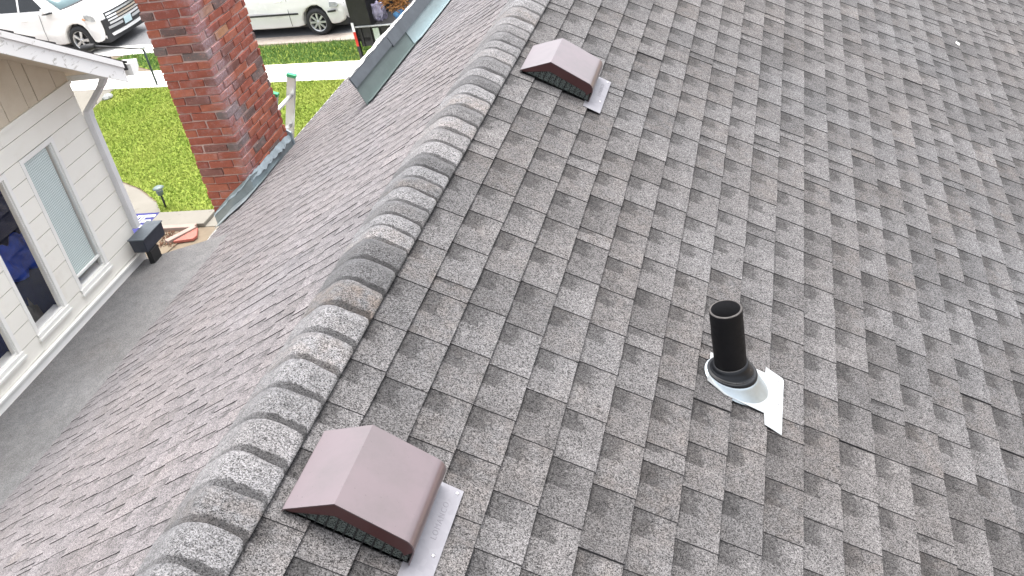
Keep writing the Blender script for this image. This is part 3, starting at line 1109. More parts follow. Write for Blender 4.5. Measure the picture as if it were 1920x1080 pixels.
# clapboards, cut at the windows; each board laps the one below
BW = 0.118
zb = -1.528
mb = MB()
mb.box(XW - 0.0219, XW - 0.016, 1.5, 3.96, WZ0 - 0.1, WZ1)
for a, b in ((4.245, 4.454), (4.743, 4.942), (5.241, WYE - 0.012)):
    mb.box(XW - 0.0219, XW - 0.016, a, b, WZ0, WZ1)
mb.box(XW - 0.0219, XW - 0.016, 1.5, WYE - 0.012, WZ1 + 0.001, -0.268)
mb.box(XW - 0.0219, XW - 0.016, 1.5, WYE - 0.012, -1.53, WZ0 - 0.031)
mb.build('board_backing', M['groove'], wing, 'world')
k = 0
tr = 0.030      # window casing width
while zb < -0.30:
    z1_ = min(zb + BW, -0.268)
    if zb > WZ1 - 0.02: segs = [(1.5, 4.05), (4.052, WYE)] if k % 2 else [(1.5, 4.85), (4.852, WYE)]
    else:
        segs = [(1.5, 3.965 - tr), (4.240 + tr, 4.459 - tr), (4.738 + tr, 4.947 - tr), (5.236 + tr, WYE)]
        if z1_ < WZ0 - 0.03: segs = [(1.5, 4.6), (4.602, WYE)]
    for a, b in segs:
        mb = MB()
        g0 = zb + 0.0055
        mb.hexa([(XW - 0.015, a, g0), (XW + 0.008, a, g0), (XW + 0.008, b, g0), (XW - 0.015, b, g0),
                 (XW - 0.015, a, z1_), (XW + 0.006, a, z1_), (XW + 0.006, b, z1_), (XW - 0.015, b, z1_)])
        mb.build('siding_board', M['clap'], wing, 'world')
    zb += BW
    k += 1
# trim board and gable boards
mb = MB()
mb.box(XW - 0.020, XW + 0.022, 1.5, WYE + 0.004, -0.266, -0.244)
mb.build('trim_board', M['clap'], wing, 'world')
mb = MB()
mb.box(XW - 0.018, XW - 0.014, 1.6, WYE - 0.02, -0.243, 0.4)
y = WYE
q = random.Random(4)
while y > 2.3:
    b = q.choice([0.10, 0.13, 0.2, 0.2])
    a = y - b
    z0_ = -0.243
    ztop = lambda yy: zrake(yy) - 0.03
    if min(ztop(a), ztop(y)) > z0_ + 0.01:
        mbx = MB()
        mbx.prism([(XW - 0.020, a + 0.0035, z0_), (XW - 0.020, y - 0.0035, z0_), (XW - 0.020, y - 0.0035, ztop(y)), (XW - 0.020, a + 0.0035, ztop(a))], (0.026 + q.uniform(-0.002, 0.002), 0, 0))
        mbx.build('gable_board', M['gable'], wing, 'world')
    y = a
# skirt board and its cap
mb = MB()
mb.hexa([(XW, 1.2, -1.72), (XW + 0.035, 1.2, -1.72), (XW + 0.035, WYE + 0.01, -1.72), (XW, WYE + 0.01, -1.72),
         (XW, 1.2, -1.545), (XW + 0.018, 1.2, -1.545), (XW + 0.018, WYE + 0.01, -1.545), (XW, WYE + 0.01, -1.545)])
mb.build('skirt_board', M['white_trim'], wing, 'world')
mb = MB()
mb.box(XW - 0.01, XW + 0.034, 1.2, WYE, -1.543, -1.531)
mb.build('skirt_cap', M['white_trim'], wing, 'world')

# windows
m = NM('window_glass')
gl = m.new('ShaderNodeBsdfGlossy'); gl.inputs['Roughness'].default_value = 0.02
gl.inputs['Color'].default_value = (0.9, 0.95, 1, 1)
tr_ = m.new('ShaderNodeBsdfTransparent')
lw = m.new('ShaderNodeLayerWeight'); lw.inputs['Blend'].default_value = 0.5
fr_ = m.math('MULTIPLY_ADD', m.math('POWER', lw.outputs['Facing'], 5.0), 0.9, 0.035)
mx = m.new('ShaderNodeMixShader')
m.l.new(fr_, mx.inputs[0]); m.l.new(tr_.outputs[0], mx.inputs[1]); m.l.new(gl.outputs[0], mx.inputs[2])
m.l.new(mx.outputs[0], m.n['Material Output'].inputs[0])
M['glass'] = m.mat
m = NM('patterned_pale_blind')
mp = m.new('ShaderNodeMapping'); m.l.new(m.pos(), mp.inputs[0])
mp.inputs['Rotation'].default_value = (math.radians(45), 0, 0)
ck = m.new('ShaderNodeTexChecker'); m.l.new(mp.outputs[0], ck.inputs[0]); ck.inputs['Scale'].default_value = 95
M['blind'] = m.out(m.mix(ck.outputs['Fac'], (0.42, 0.52, 0.50), (0.76, 0.83, 0.81)), 0.7)
for nm, a, b in wins:
    wl = {'A': 'narrow window with a pale patterned blind, nearest the downspout', 'B': None, 'C': None}[nm]
    win = empty('window', (XW, (a + b) / 2, WZ0))
    win.parent = wing
    win.matrix_parent_inverse = Matrix.Translation(-Vector(wing.location))
    if wl: win['label'] = 'window with a pale patterned blind'
    mb = MB()
    for (ya, yb__, za, zb_) in ((a - tr, a - 0.001, WZ0 - 0.02, WZ1 + tr), (b + 0.001, b + tr, WZ0 - 0.02, WZ1 + tr), (a - 0.001, b + 0.001, WZ1 + 0.001, WZ1 + tr)):
        mb.box(XW - 0.021, XW + 0.0105, ya, yb__, za, zb_)
    mb.build('casing', M['sash'], win, 'world')
    mb = MB()
    for (ya, yb__, za, zb_) in ((a, a + 0.006, WZ0, WZ1), (b - 0.006, b, WZ0, WZ1), (a + 0.006, b - 0.006, WZ1 - 0.008, WZ1), (a + 0.006, b - 0.006, WZ0, WZ0 + 0.010)):
        mb.box(XW - 0.020, XW - 0.003, ya, yb__, za, zb_)
    if nm == 'A':
        mb.box(XW - 0.018, XW + 0.001, a + 0.012, b - 0.012, WZ0 + 0.075, WZ0 + 0.088)
    mb.build('sash', M['sash'], win, 'world')
    mb = MB()
    mb.box(XW - 0.015, XW - 0.012, a + 0.006, b - 0.006, WZ0 + 0.010, WZ1 - 0.008)
    mb.build('pane', M['glass'], win, 'world')
    if nm == 'A':
        mb = MB()
        mb.box(XW - 0.034, XW - 0.030, a + 0.004, b - 0.020, WZ0 + 0.05, WZ1 - 0.002)
        mb.build('blind', M['blind'], win, 'world')
    mb = MB()
    mb.box(XW - 0.10, XW + 0.020, a - tr, b + tr, WZ0 - 0.028, WZ0 - 0.002)
    mb.box(XW - 0.01, XW + 0.028, a - tr - 0.006, b + tr + 0.006, WZ0 - 0.045, WZ0 - 0.029)
    mb.build('sill', M['sash'], win, 'world')
    mb = MB()
    mb.box(XW - 0.0158, XW + 0.009, a - tr, b + tr, -1.526, WZ0 - 0.046)
    mb.build('apron', M['clap'], win, 'world')

# roof of the wing: sheathing with overhang, rake boards, soffit, gutter
XR = -2.75
mb = MB()
YE = 5.76
for sgn in (1, -1):
    ya, yb__ = (RID, YE) if sgn > 0 else (RID, 2 * RID - YE)
    mb.hexa([(XR - 0.002, ya, zrake(ya) - 0.03), (XR - 0.002, yb__, zrake(yb__) - 0.03), (XW - 5.2, yb__, zrake(yb__) - 0.03), (XW - 5.2, ya, zrake(ya) - 0.03),
             (XR - 0.002, ya, zrake(ya) + 0.012), (XR - 0.002, yb__, zrake(yb__) + 0.012), (XW - 5.2, yb__, zrake(yb__) + 0.012), (XW - 5.2, ya, zrake(ya) + 0.012)])
mb.build('roof', M['asphalt_edge'], wing, 'world')
mb = MB()
q = random.Random(8)
yy = RID
while yy < 5.70:       # ragged shingle ends along the rake
    e = min(yy + 0.143, 5.75)
    mb.hexa([(XR - 0.1, yy, zrake(yy) + 0.013), (XR + 0.020 + q.uniform(-0.006, 0.008), yy, zrake(yy) + 0.013), (XR + 0.020, e, zrake(e) + 0.013), (XR - 0.1, e, zrake(e) + 0.013),
             (XR - 0.1, yy, zrake(yy) + 0.017), (XR + 0.020, yy, zrake(yy) + 0.017), (XR + 0.020, e, zrake(e) + 0.027), (XR - 0.1, e, zrake(e) + 0.027)])
    yy = e
mb.build('rake_shingles', M['asphalt_edge'], wing, 'world')
mb = MB()
yend = 5.70
for dz0, dz1, xo in ((-0.030, 0.011, 0.024), (-0.130, -0.031, 0.012)):
    mb.prism([(XR, RID, zrake(RID) + dz0), (XR, yend, zrake(yend) + dz0), (XR, yend, zrake(yend) + dz1), (XR, RID, zrake(RID) + dz1)], (xo, 0, 0))
    ym = 2 * RID - yend
    mb.prism([(XR, RID, zrake(RID) + dz0), (XR, ym, zrake(ym) + dz0), (XR, ym, zrake(ym) + dz1), (XR, RID, zrake(RID) + dz1)], (xo, 0, 0))
mb.build('rake_board', M['fascia'], wing, 'world')
mb = MB()
mb.prism([(XR - 0.001, RID, zrake(RID) - 0.045), (XR - 0.001, YE - 0.06, zrake(YE - 0.06) - 0.045), (XR - 0.001, YE - 0.06, zrake(YE - 0.06) - 0.032), (XR - 0.001, RID, zrake(RID) - 0.032)], (XW - XR - 0.1, 0, 0))
mb.build('soffit', M['gable'], wing, 'world')
mb = MB()
zg = zrake(5.76) + 0.01
sec = [(0.0, 0.0), (0.0, -0.10), (0.06, -0.105), (0.10, -0.06), (0.11, 0.0), (0.102, 0.0), (0.094, -0.056), (0.057, -0.097), (0.006, -0.094), (0.006, 0.0)]
mb.prism([(XR + 0.02, 5.762 + a * 0.8, zg + b * 0.8) for a, b in sec], (-5.0, 0, 0))
mb.prism([(XR + 0.02, 5.762 + a * 0.8, zg + b * 0.8) for a, b in sec[:5]], (0.004, 0, 0))
mb.build('gutter', M['white_trim'], wing, 'world')
M['downspout'] = simple('off_white_downspout', (0.66, 0.66, 0.66), 0.45, var=0.10, scale=4)
mb = MB()
path = [(-2.985, 5.80, -0.26), (-2.985, 5.80, -0.315), (-3.01, 5.785, -0.355), (-3.06, 5.70, -0.43), (-3.095, 5.660, -0.475), (-3.097, 5.648, -0.53), (-3.097, 5.648, -1.36)]


def rect_tube(mb, path, wx, wy):
    vs_, fs_ = [], []
    for p in path:
        for a, b in ((-1, -1), (-0.6, -1.12), (0.6, -1.12), (1, -1), (1, 1), (-1, 1)):
            vs_.append((p[0] + a * wx / 2, p[1] + b * wy / 2, p[2]))
    for i in range(len(path) - 1):
        for k in range(6):
            l = (k + 1) % 6
            fs_.append((i * 6 + k, i * 6 + l, (i + 1) * 6 + l, (i + 1) * 6 + k))
    mb.add(vs_, fs_)


rect_tube(mb, path, 0.050, 0.046)
mb.build('downspout', M['downspout'], wing, 'world')

# things seen through the dark windows
M['blue_tarp'] = simple('blue_tarpaulin', (0.03, 0.13, 0.85), 0.4, var=0.3, scale=8)
q = random.Random(12)


def crumple(name, x0, x1, y0, y1, z0, amp, mat, label, cat, n=12):
    mb = MB()
    vs_ = []
    for a in range(n + 1):
        for b in range(n + 1):
            u, v = a / n, b / n
            jt = min(amp * 0.15, (x1 - x0) / n * 0.35)
            edge = min(u, 1 - u, v, 1 - v) * 4
            vs_.append((x0 + (x1 - x0) * u + q.uniform(-1, 1) * jt, y0 + (y1 - y0) * v + q.uniform(-1, 1) * jt, z0 + min(1, edge) * amp * q.uniform(0.6, 1.2)))
    mb.add(vs_, [(a * (n + 1) + b, (a + 1) * (n + 1) + b, (a + 1) * (n + 1) + b + 1, a * (n + 1) + b + 1) for a in range(n) for b in range(n)], 0, True)
    # close it below so it has a body
    bl = len(mb.v)
    rim = [a * (n + 1) for a in range(n + 1)] + [n * (n + 1) + b for b in range(1, n + 1)] + [a * (n + 1) + n for a in range(n - 1, -1, -1)] + [b for b in range(n - 1, 0, -1)]
    base_ = [(mb.v[i][0], mb.v[i][1], z0 - 0.001) for i in rim]
    k0 = len(mb.v)
    mb.add(base_, [tuple(range(len(rim)))])
    for i in range(len(rim)):
        jn = (i + 1) % len(rim)
        mb.f.append([rim[i], rim[jn], k0 + jn, k0 + i]); mb.m.append(0); mb.sm.append(False)
    return tag(mb.build(name, mat), label, cat)


M['navy_cloth'] = simple('navy_cloth', (0.010, 0.024, 0.13), 0.8, var=0.3, scale=5)
mb = MB()
mb.box(-3.95, -3.56, 4.55, 5.42, -3.395, -0.74)
tag(mb.build('storage_cupboard', M['navy_cloth'], bevel=0.03), 'tall navy covered cupboard inside the room behind the middle window', 'cupboard')
mb = MB()
NA, NB = 22, 10
vs_ = []
for a in range(NA + 1):
    for b in range(NB + 1):
        y = 4.66 + 0.72 * a / NA
        z_ = -1.30 + 0.27 * b / NB + 0.02 * math.sin(a * 1.3) + q.uniform(-0.01, 0.01)
        vs_.append((-3.52 + 0.018 * math.sin(a * 0.9 + b * 0.7) + q.uniform(-0.012, 0.012), y, z_))
mb.add(vs_, [(a * (NB + 1) + b, (a + 1) * (NB + 1) + b, (a + 1) * (NB + 1) + b + 1, a * (NB + 1) + b + 1) for a in range(NA) for b in range(NB)], 0, True)
o = mb.build('blue_tarp', M['blue_tarp'])
so_ = o.modifiers.new('solid', 'SOLIDIFY'); so_.thickness = 0.012
tag(o, 'crumpled bright blue tarp hanging behind the middle window', 'tarp')
M['rubble'] = simple('grey_rubble', (0.20, 0.185, 0.165), 0.8, var=0.6, scale=14)
crumple('rubble_heap', -3.53, -3.22, 3.7, 5.35, -3.395, 1.72, M['rubble'], 'heap of grey scraps low behind the dark windows', 'rubble', 18)

# dark metal box at the foot of the downspout
M['navy_metal'] = simple('dark_slate_metal', (0.030, 0.036, 0.052), 0.45, 0.2, 0.2, 12)
M['slate_top'] = simple('slate_metal_lid', (0.075, 0.09, 0.105), 0.5, 0.2, 0.2, 12)
bx = empty('metal_box', (-2.99, 5.62, -1.52), label='dark slate metal box at the foot of the white downspout', cat='metal box')
mb = MB()
mb.hexa([(-3.065, 5.485, -1.480), (-2.955, 5.485, -1.480), (-2.955, 5.735, -1.480), (-3.065, 5.735, -1.480),
         (-3.070, 5.48, -1.382), (-2.950, 5.48, -1.382), (-2.950, 5.74, -1.382), (-3.070, 5.74, -1.382)])
mb.build('box_body', M['navy_metal'], bx, 'world', bevel=0.006)
mb = MB()
mb.box(-3.075, -2.945, 5.474, 5.746, -1.380, -1.371)
mb.build('lid', M['slate_top'], bx, 'world', bevel=0.003)
mb = MB()
mb.box(-2.985, -2.945, 5.50, 5.60, -1.60, -1.481)
mb.build('bracket', M['black'], bx, 'world')

# ------------------------------------------------------------------ ground
def street(x, y0, k=-0.115):
    return y0 + k * (x + 11)


def sheet(name, pts, dz, mat, kind='structure', res=None):
    mb = MB()
    mb.add([(x, y, GZ + dz) for x, y in pts], [tuple(range(len(pts)))])
    o = mb.build(name, mat)
    me = o.data
    if me.polygons[0].normal.z < 0: me.flip_normals()
    return tag(o, kind=kind)


m = NM('bare_ground')
M['soil'] = m.out(m.mix(m.noise(6, 6, 0.7), (0.10, 0.075, 0.05), (0.20, 0.16, 0.11)), 0.95)
m = NM('pale_concrete')
cc = m.mix(m.noise(1.6, 6, 0.65), (0.145, 0.135, 0.112), (0.215, 0.20, 0.17))
cc = m.mix(m.smooth(m.noise(4.5, 6, 0.7), 0.58, 0.72), cc, (0.115, 0.10, 0.08))
M['path'] = m.out(cc, 0.9)
m.bump(m.noise(60, 4), 0.25, 0.004)
m = NM('bright_sidewalk')
M['sidewalk'] = m.out(m.mix(m.noise(2.0, 6, 0.65), (0.66, 0.64, 0.60), (0.80, 0.78, 0.74)), 0.9)
m = NM('road_asphalt')
rc = m.mix(m.noise(1.3, 6, 0.65), (0.10, 0.105, 0.11), (0.17, 0.17, 0.175))
M['road'] = m.out(m.mix(m.lin(m.sep(m.voro(70))[0], 0, 1, 0, 0.35), rc, (0.24, 0.24, 0.24)), 0.9)
m = NM('gutter_gravel')
M['gutter_strip'] = m.out(m.mix(m.noise(5, 6, 0.7), (0.42, 0.38, 0.33), (0.20, 0.16, 0.14)), 0.95)
m.bump(m.noise(50, 4), 0.6, 0.01)
m = NM('turf_base')
tb = m.mix(m.noise(1.4, 5, 0.65), (0.15, 0.215, 0.032), (0.26, 0.29, 0.065))
M['turf'] = m.out(tb, 0.95, 0, 0.1)
m = NM('grass_blade')
ga = m.attr('tint')
M['blade'] = m.out(ga['Color'], 0.75, 0, 0.2)
m.b.inputs['Subsurface Weight'].default_value = 0.0

sheet('ground', [(-400, -400), (400, -400), (400, 400), (-400, 400)], -0.012, M['soil'])
sheet('path', [(-16.5, 20.6), (-16.5, 12.0), (-8.62, 12.0), (-8.62, 13.57), (-8.05, 13.57), (-8.05, 13.2), (-7.0, 13.2), (-7.0, 14.05), (-9.43, 14.05), (-9.43, 14.27), (-9.82, 14.56), (-10.45, 15.08), (-11.19, 15.51), (-12.0, 16.4),
               (-13.2, 17.9), (-14.0, 19.0), (-14.15, 20.25)], -0.004, M['path'])
sheet('sidewalk', [(-60, street(-60, 19.92)), (40, street(40, 19.92)), (40, street(40, 20.93)), (-60, street(-60, 20.93))], 0.004, M['sidewalk'])
sheet('gutter_strip', [(-60, street(-60, 22.28)), (40, street(40, 22.28)), (40, street(40, 22.75)), (-60, street(-60, 22.75))], -0.004, M['gutter_strip'])
sheet('road', [(-60, street(-60, 22.75)), (40, street(40, 22.75)), (40, street(40, 31)), (-60, street(-60, 31))], -0.008, M['road'])
apron = [(-16.6, street(-16.6, 22.05)), (-13.9, street(-13.9, 22.15)), (-13.2, street(-13.2, 22.30)), (-13.2, street(-13.2, 22.78)), (-16.6, street(-16.6, 22.78))]
sheet('kerb_apron', apron, 0.002, M['sidewalk'])
LAWN = [(-9.40, 14.06), (-4.5, 14.06), (-4.5, street(-4.5, 19.9)), (-14.12, street(-14.12, 19.9)), (-14.0, 19.05), (-13.2, 17.95), (-12.0, 16.45), (-11.17, 15.54), (-10.43, 15.11), (-9.80, 14.59)]
VERGE = [(-13.6, street(-13.6, 20.95)), (-3, street(-3, 20.95)), (-3, street(-3, 22.26)), (-15.0, street(-15.0, 22.10)), (-15.4, street(-15.4, 21.8))]
sheet('lawn', LAWN, 0.0, M['turf'])
sheet('verge', VERGE, 0.0, M['turf'])


def inside(poly, x, y):
    c_ = False
    n = len(poly)
    for i in range(n):
        x1, y1 = poly[i]; x2, y2 = poly[(i + 1) % n]
        if (y1 > y) != (y2 > y) and x < (x2 - x1) * (y - y1) / (y2 - y1) + x1: c_ = not c_
    return c_


def grass(name, poly, count, seed, c0, c1, h0, h1):
    g = np.random.default_rng(seed)
    xs_ = [p[0] for p in poly]; ys_ = [p[1] for p in poly]
    x = g.uniform(min(xs_), max(xs_), count * 2); y = g.uniform(min(ys_), max(ys_), count * 2)
    keep = np.array([inside(poly, a, b) for a, b in zip(x, y)])
    x, y = x[keep][:count], y[keep][:count]
    n = len(x)
    a = g.uniform(0, 2 * np.pi, n); h = g.uniform(h0, h1, n); wd = g.uniform(0.005, 0.012, n)
    lean = g.normal(0, 0.03, (n, 2))
    V = np.zeros((n, 3, 3))
    V[:, 0] = np.stack([x - np.cos(a) * wd, y - np.sin(a) * wd, np.full(n, GZ)], 1)
    V[:, 1] = np.stack([x + np.cos(a) * wd, y + np.sin(a) * wd, np.full(n, GZ)], 1)
    V[:, 2] = np.stack([x + lean[:, 0], y + lean[:, 1], GZ + h], 1)
    me = bpy.data.meshes.new(name)
    me.vertices.add(3 * n); me.vertices.foreach_set('co', V.ravel())
    me.loops.add(3 * n); me.loops.foreach_set('vertex_index', np.arange(3 * n, dtype=np.int32))
    me.polygons.add(n); me.polygons.foreach_set('loop_start', np.arange(0, 3 * n, 3, dtype=np.int32))
    me.polygons.foreach_set('loop_total', np.full(n, 3, dtype=np.int32))
    me.update(calc_edges=True)
    # yellow patches: smooth random field
    f = np.zeros(n)
    for _ in range(14):
        kx, ky, ph = g.normal(0, 2.2), g.normal(0, 2.2), g.uniform(0, 6.28)
        f += np.sin(kx * x + ky * y + ph)
    f = 1 / (1 + np.exp(-f / 2.2))
    t = np.clip(f * 0.7 + g.normal(0, 0.28, n), 0, 1)[:, None]
    col = np.array(c0)[None] * (1 - t) + np.array(c1)[None] * t
    col *= g.uniform(0.75, 1.25, n)[:, None]
    cols = np.ones((n, 4), dtype=np.float32); cols[:, :3] = col
    at = me.color_attributes.new('tint', 'FLOAT_COLOR', 'CORNER')
    at.data.foreach_set('color', np.repeat(cols, 3, axis=0).ravel())
    me.materials.append(M['blade'])
    return tag(link(name, me), kind='stuff')


grass('lawn_grass', LAWN, 120000, 1, (0.165, 0.245, 0.032), (0.29, 0.325, 0.07), 0.018, 0.05)
grass('verge_grass', VERGE, 26000, 2, (0.095, 0.19, 0.045), (0.18, 0.27, 0.085), 0.04, 0.09)

# edging by the planting bed
M['pink_edge'] = simple('pinkish_concrete', (0.27, 0.20, 0.17), 0.9, var=0.12, scale=6)
M['red_paint'] = simple('red_painted_paver', (0.33, 0.10, 0.075), 0.8, var=0.12, scale=12)
mb = MB()
mb.box(-9.40, -8.30, 13.57, 14.04, GZ - 0.01, GZ + 0.06)
o = mb.build('path_slab', M['path'], bevel=0.01); tag(o, kind='structure')
mb = MB()
mb.box(-9.38, -8.42, 13.45, 13.565, GZ - 0.01, GZ + 0.07)
tag(mb.build('edging_strip', M['pink_edge'], bevel=0.01), 'straight pinkish concrete edging along the soil bed', 'edging')
mb = MB()
mb.prism([(-8.76, 13.06, GZ), (-8.66, 13.00, GZ), (-8.36, 13.44, GZ), (-8.45, 13.50, GZ)], (0, 0, 0.075))
tag(mb.build('edging_strip', M['pink_edge'], bevel=0.008), 'slanting pale edging beside the red paver', 'edging')
mb = MB()
mb.prism([(-8.60, 13.04, GZ), (-8.26, 13.10, GZ), (-8.24, 13.20, GZ), (-8.36, 13.46, GZ), (-8.38, 13.42, GZ)], (0, 0, 0.05))
tag(mb.build('red_paver', M['red_paint'], bevel=0.008), 'red painted triangular paver at the path corner', 'paver')
sheet('planting_bed', [(-9.6, 12.2), (-8.7, 12.2), (-8.45, 13.45), (-9.6, 13.45)], 0.003, M['soil'])
q = random.Random(21)
mb = MB()
for k in range(260):
    x, y = q.uniform(-9.35, -8.55), q.uniform(12.9, 13.42)
    a = q.uniform(0, 6.28); l = q.uniform(0.015, 0.05)
    mb.prism([(x, y, GZ + 0.004), (x + l * math.cos(a), y + l * math.sin(a), GZ + 0.02), (x + l * 0.5 * math.cos(a + 1), y + l * 0.5 * math.sin(a + 1), GZ + 0.03)], (0, 0, 0.012))
M['chips'] = simple('brown_bark_chips', (0.20, 0.11, 0.07), 0.9, var=0.6, scale=22)
tag(mb.build('bark_chips', M['chips']), kind='stuff')

# navy mat with white letters
M['mat_navy'] = simple('navy_mat', (0.025, 0.025, 0.13), 0.9, var=0.15, scale=20)
M['mat_white'] = simple('mat_white', (0.62, 0.62, 0.68), 0.9)
mt = empty('door_mat', (-9.95, 13.75, GZ), label='navy mat with pale outlined letters on the path behind the dark box', cat='mat')
mb = MB()
mb.box(-10.6, -9.45, 13.2, 14.12, GZ + 0.001, GZ + 0.014)
mb.build('mat_base', M['mat_navy'], mt, 'world')


def text_mesh(body, size, mat, M4, extrude=0.001, outline=0.0, bold=0.0):
    cu = bpy.data.curves.new('lettering', 'FONT')
    cu.body = body; cu.size = size; cu.extrude = extrude; cu.offset = bold
    if outline:
        cu.fill_mode = 'NONE' if hasattr(cu, 'fill_mode') else cu.fill_mode
        cu.bevel_depth = outline; cu.extrude = 0
    to = bpy.data.objects.new('lettering', cu)
    COL.objects.link(to)
    dg = bpy.context.evaluated_depsgraph_get()
    me = bpy.data.meshes.new_from_object(to.evaluated_get(dg))
    bpy.data.objects.remove(to)
    me.materials.clear(); me.materials.append(mat)
    me.transform(M4)
    return me


link('lettering', text_mesh('WE', 0.58, M['mat_white'], Matrix.Translation((-10.36, 13.62, GZ + 0.018)), 0.001, 0.012), mt, 'world')

# path lamp
M['lamp_grey'] = simple('grey_green_plastic', (0.12, 0.16, 0.15), 0.35, var=0.2)
lp = empty('path_lamp', (-9.43, 14.29, GZ), label='small dark solar lamp on a stake where the lawn meets the path', cat='path lamp')
mb = MB(); mb.tube([(-9.43, 14.29, GZ - 0.05), (-9.43, 14.29, GZ + 0.26)], 0.018, 8)
mb.build('stake', M['black'], lp, 'world')
mb = MB()
Mx = Matrix.Translation((-9.43, 14.29, GZ))
mb.lathe([(0.02, 0.25), (0.055, 0.27), (0.05, 0.30), (0.062, 0.31), (0.062, 0.345), (0.0, 0.345)], Mx, 14)
mb.build('lamp_body', M['lamp_grey'], lp, 'world')
mb = MB(); mb.lathe([(0.045, 0.345), (0.045, 0.385)], Mx, 14)
M['lens'] = simple('clear_lamp_lens', (0.5, 0.55, 0.55), 0.15, var=0.1)
mb.build('lens', M['lens'], lp, 'world')
mb = MB(); mb.lathe([(0.045, 0.385), (0.095, 0.388), (0.10, 0.40), (0.06, 0.425), (0.0, 0.43)], Mx, 14)
mb.build('cap', M['lamp_grey'], lp, 'world')

# thin pole by the sidewalk
pl = empty('marker_pole', (-12.99, 20.30, GZ), label='thin dark pole with a black side arm at the sidewalk left of the chimney', cat='pole')
mb = MB(); mb.tube([(-12.99, 20.30, GZ - 0.05), (-13.0, 20.30, GZ + 0.86)], 0.024, 8)
M['pole_green'] = simple('dark_green_pole', (0.012, 0.03, 0.024), 0.5)
mb.build('shaft', M['pole_green'], pl, 'world')
mb = MB(); mb.tube([(-13.0, 20.30, GZ + 0.86), (-13.55, 20.33, GZ + 0.93), (-14.0, 20.35, GZ + 0.985), (-14.3, 20.35, GZ + 1.02)], [0.016, 0.02, 0.035, 0.05], 8)
mb.build('arm', M['black'], pl, 'world')
mb = MB(); mb.tube([(-14.22, 20.35, GZ + 1.03), (-14.40, 20.35, GZ + 1.01), (-14.58, 20.36, GZ + 0.99)], [0.06, 0.09, 0.085], 12)
mb.build('roll', M['black'], pl, 'world')
mb = MB(); mb.lathe([(0.0, 0.86), (0.05, 0.86), (0.055, 0.90), (0.03, 0.93), (0.0, 0.935)], Matrix.Translation((-13.0, 20.30, GZ)), 10)
mb.build('knob', M['galv'], pl, 'world')

# grey stones at the lawn's far corner
for (x, y, s_, lb) in ((-13.95, 19.72, 0.13, 'larger grey stone lying where lawn and sidewalk meet'), (-14.2, 19.50, 0.08, 'smaller grey stone lying left of the larger one')):
    bm = bmesh.new()
    bmesh.ops.create_icosphere(bm, subdivisions=2, radius=s_)
    q = random.Random(int(s_ * 1000))
    for v in bm.verts:
        v.co *= q.uniform(0.8, 1.2); v.co.z *= 0.6
        v.co += Vector((x, y, GZ + s_ * 0.3))
    me = bpy.data.meshes.new('stone'); bm.to_mesh(me); bm.free()
    me.materials.append(simple('grey_stone', (0.25, 0.26, 0.25), 0.9, var=0.3, scale=15))
    tag(link('stone', me), lb, 'stone', 'stones at the lawn corner')

# ------------------------------------------------------------------ ladder against the far eave
M['alu'] = simple('aluminium', (0.52, 0.54, 0.54), 0.38, 0.75, 0.12, 8)
M['alu_white'] = simple('bright_rung', (0.72, 0.73, 0.72), 0.4, 0.5, 0.08, 8)
M['green_cap'] = simple('green_plastic', (0.03, 0.33, 0.14), 0.4, var=0.1)
lad = empty('ladder', (-4.4, 8.1, GZ), label='aluminium ladder with green end caps leaning on the eave behind the chimney', cat='ladder')
foot = Vector((-4.55, 0, GZ)); topv = Vector((-2.965, 0, -1.325))
d_ = (topv - foot)
YR, YLd = 8.20, 7.80
for yy, tp in ((YR, 1.0), (YLd, 1.0)):
    mb = MB()
    a, b = foot + Vector((0, yy, 0)), foot + d_ * tp + Vector((0, yy, 0))
    t = d_.normalized(); nrm_ = Vector((t.z, 0, -t.x))
    for off, th in ((0.0, 0.075),):
        p0, p1 = a, b
        pts = []
        for P_ in (p0, p1):
            for sx_, sy_ in ((-1, -1), (1, -1), (1, 1), (-1, 1)):
                pts.append(P_ + nrm_ * (sx_ * th / 2) + Vector((0, sy_ * 0.016, 0)))
        mb.hexa(pts)
    mb.build('rail', M['alu'], lad, 'world')
    mb = MB()
    pts = []
    for P_ in (b - t * 0.012, b + t * 0.016):
        for sx_, sy_ in ((-1, -1), (1, -1), (1, 1), (-1, 1)):
            pts.append(P_ + nrm_ * (sx_ * 0.042) + Vector((0, sy_ * 0.021, 0)))
    mb.hexa(pts)
    mb.build('end_cap', M['green_cap'], lad, 'world')
L_ = d_.length
k = L_ - 0.20
while k > 0.1:
    P_ = foot + d_.normalized() * k
    mb = MB()
    mb.tube([(P_.x, YLd + 0.016, P_.z), (P_.x, YR - 0.016, P_.z)], 0.020, 8)
    mb.build('rung', M['alu_white'], lad, 'world')
    k -= 0.30

# ------------------------------------------------------------------ vehicles
M['car_white'] = simple('white_car_paint', (0.80, 0.80, 0.80), 0.22, 0.0, 0.02, 2, coat=0.8)
M['car_glass'] = simple('dark_car_glass', (0.010, 0.012, 0.014), 0.06, 0, 0.1, 3, 0.6)
M['windscreen'] = simple('sky_toned_windscreen', (0.12, 0.20, 0.21), 0.05, 0, 0.1, 2, 0.9, coat=1.0)  # sky reflection put into the base colour as pale cyan
M['tyre'] = simple('tyre_rubber', (0.022, 0.023, 0.025), 0.8, var=0.2)
M['alloy'] = simple('alloy_wheel', (0.55, 0.56, 0.57), 0.35, 0.6, 0.08)
M['chrome'] = simple('chrome', (0.75, 0.77, 0.78), 0.12, 1.0, 0.05)
M['dark_plastic'] = simple('dark_plastic', (0.02, 0.021, 0.023), 0.55)
M['headlight'] = simple('headlight_glass', (0.45, 0.47, 0.48), 0.12, 0.3, 0.3, 14)
M['amber'] = simple('amber_lens', (0.62, 0.30, 0.14), 0.3)
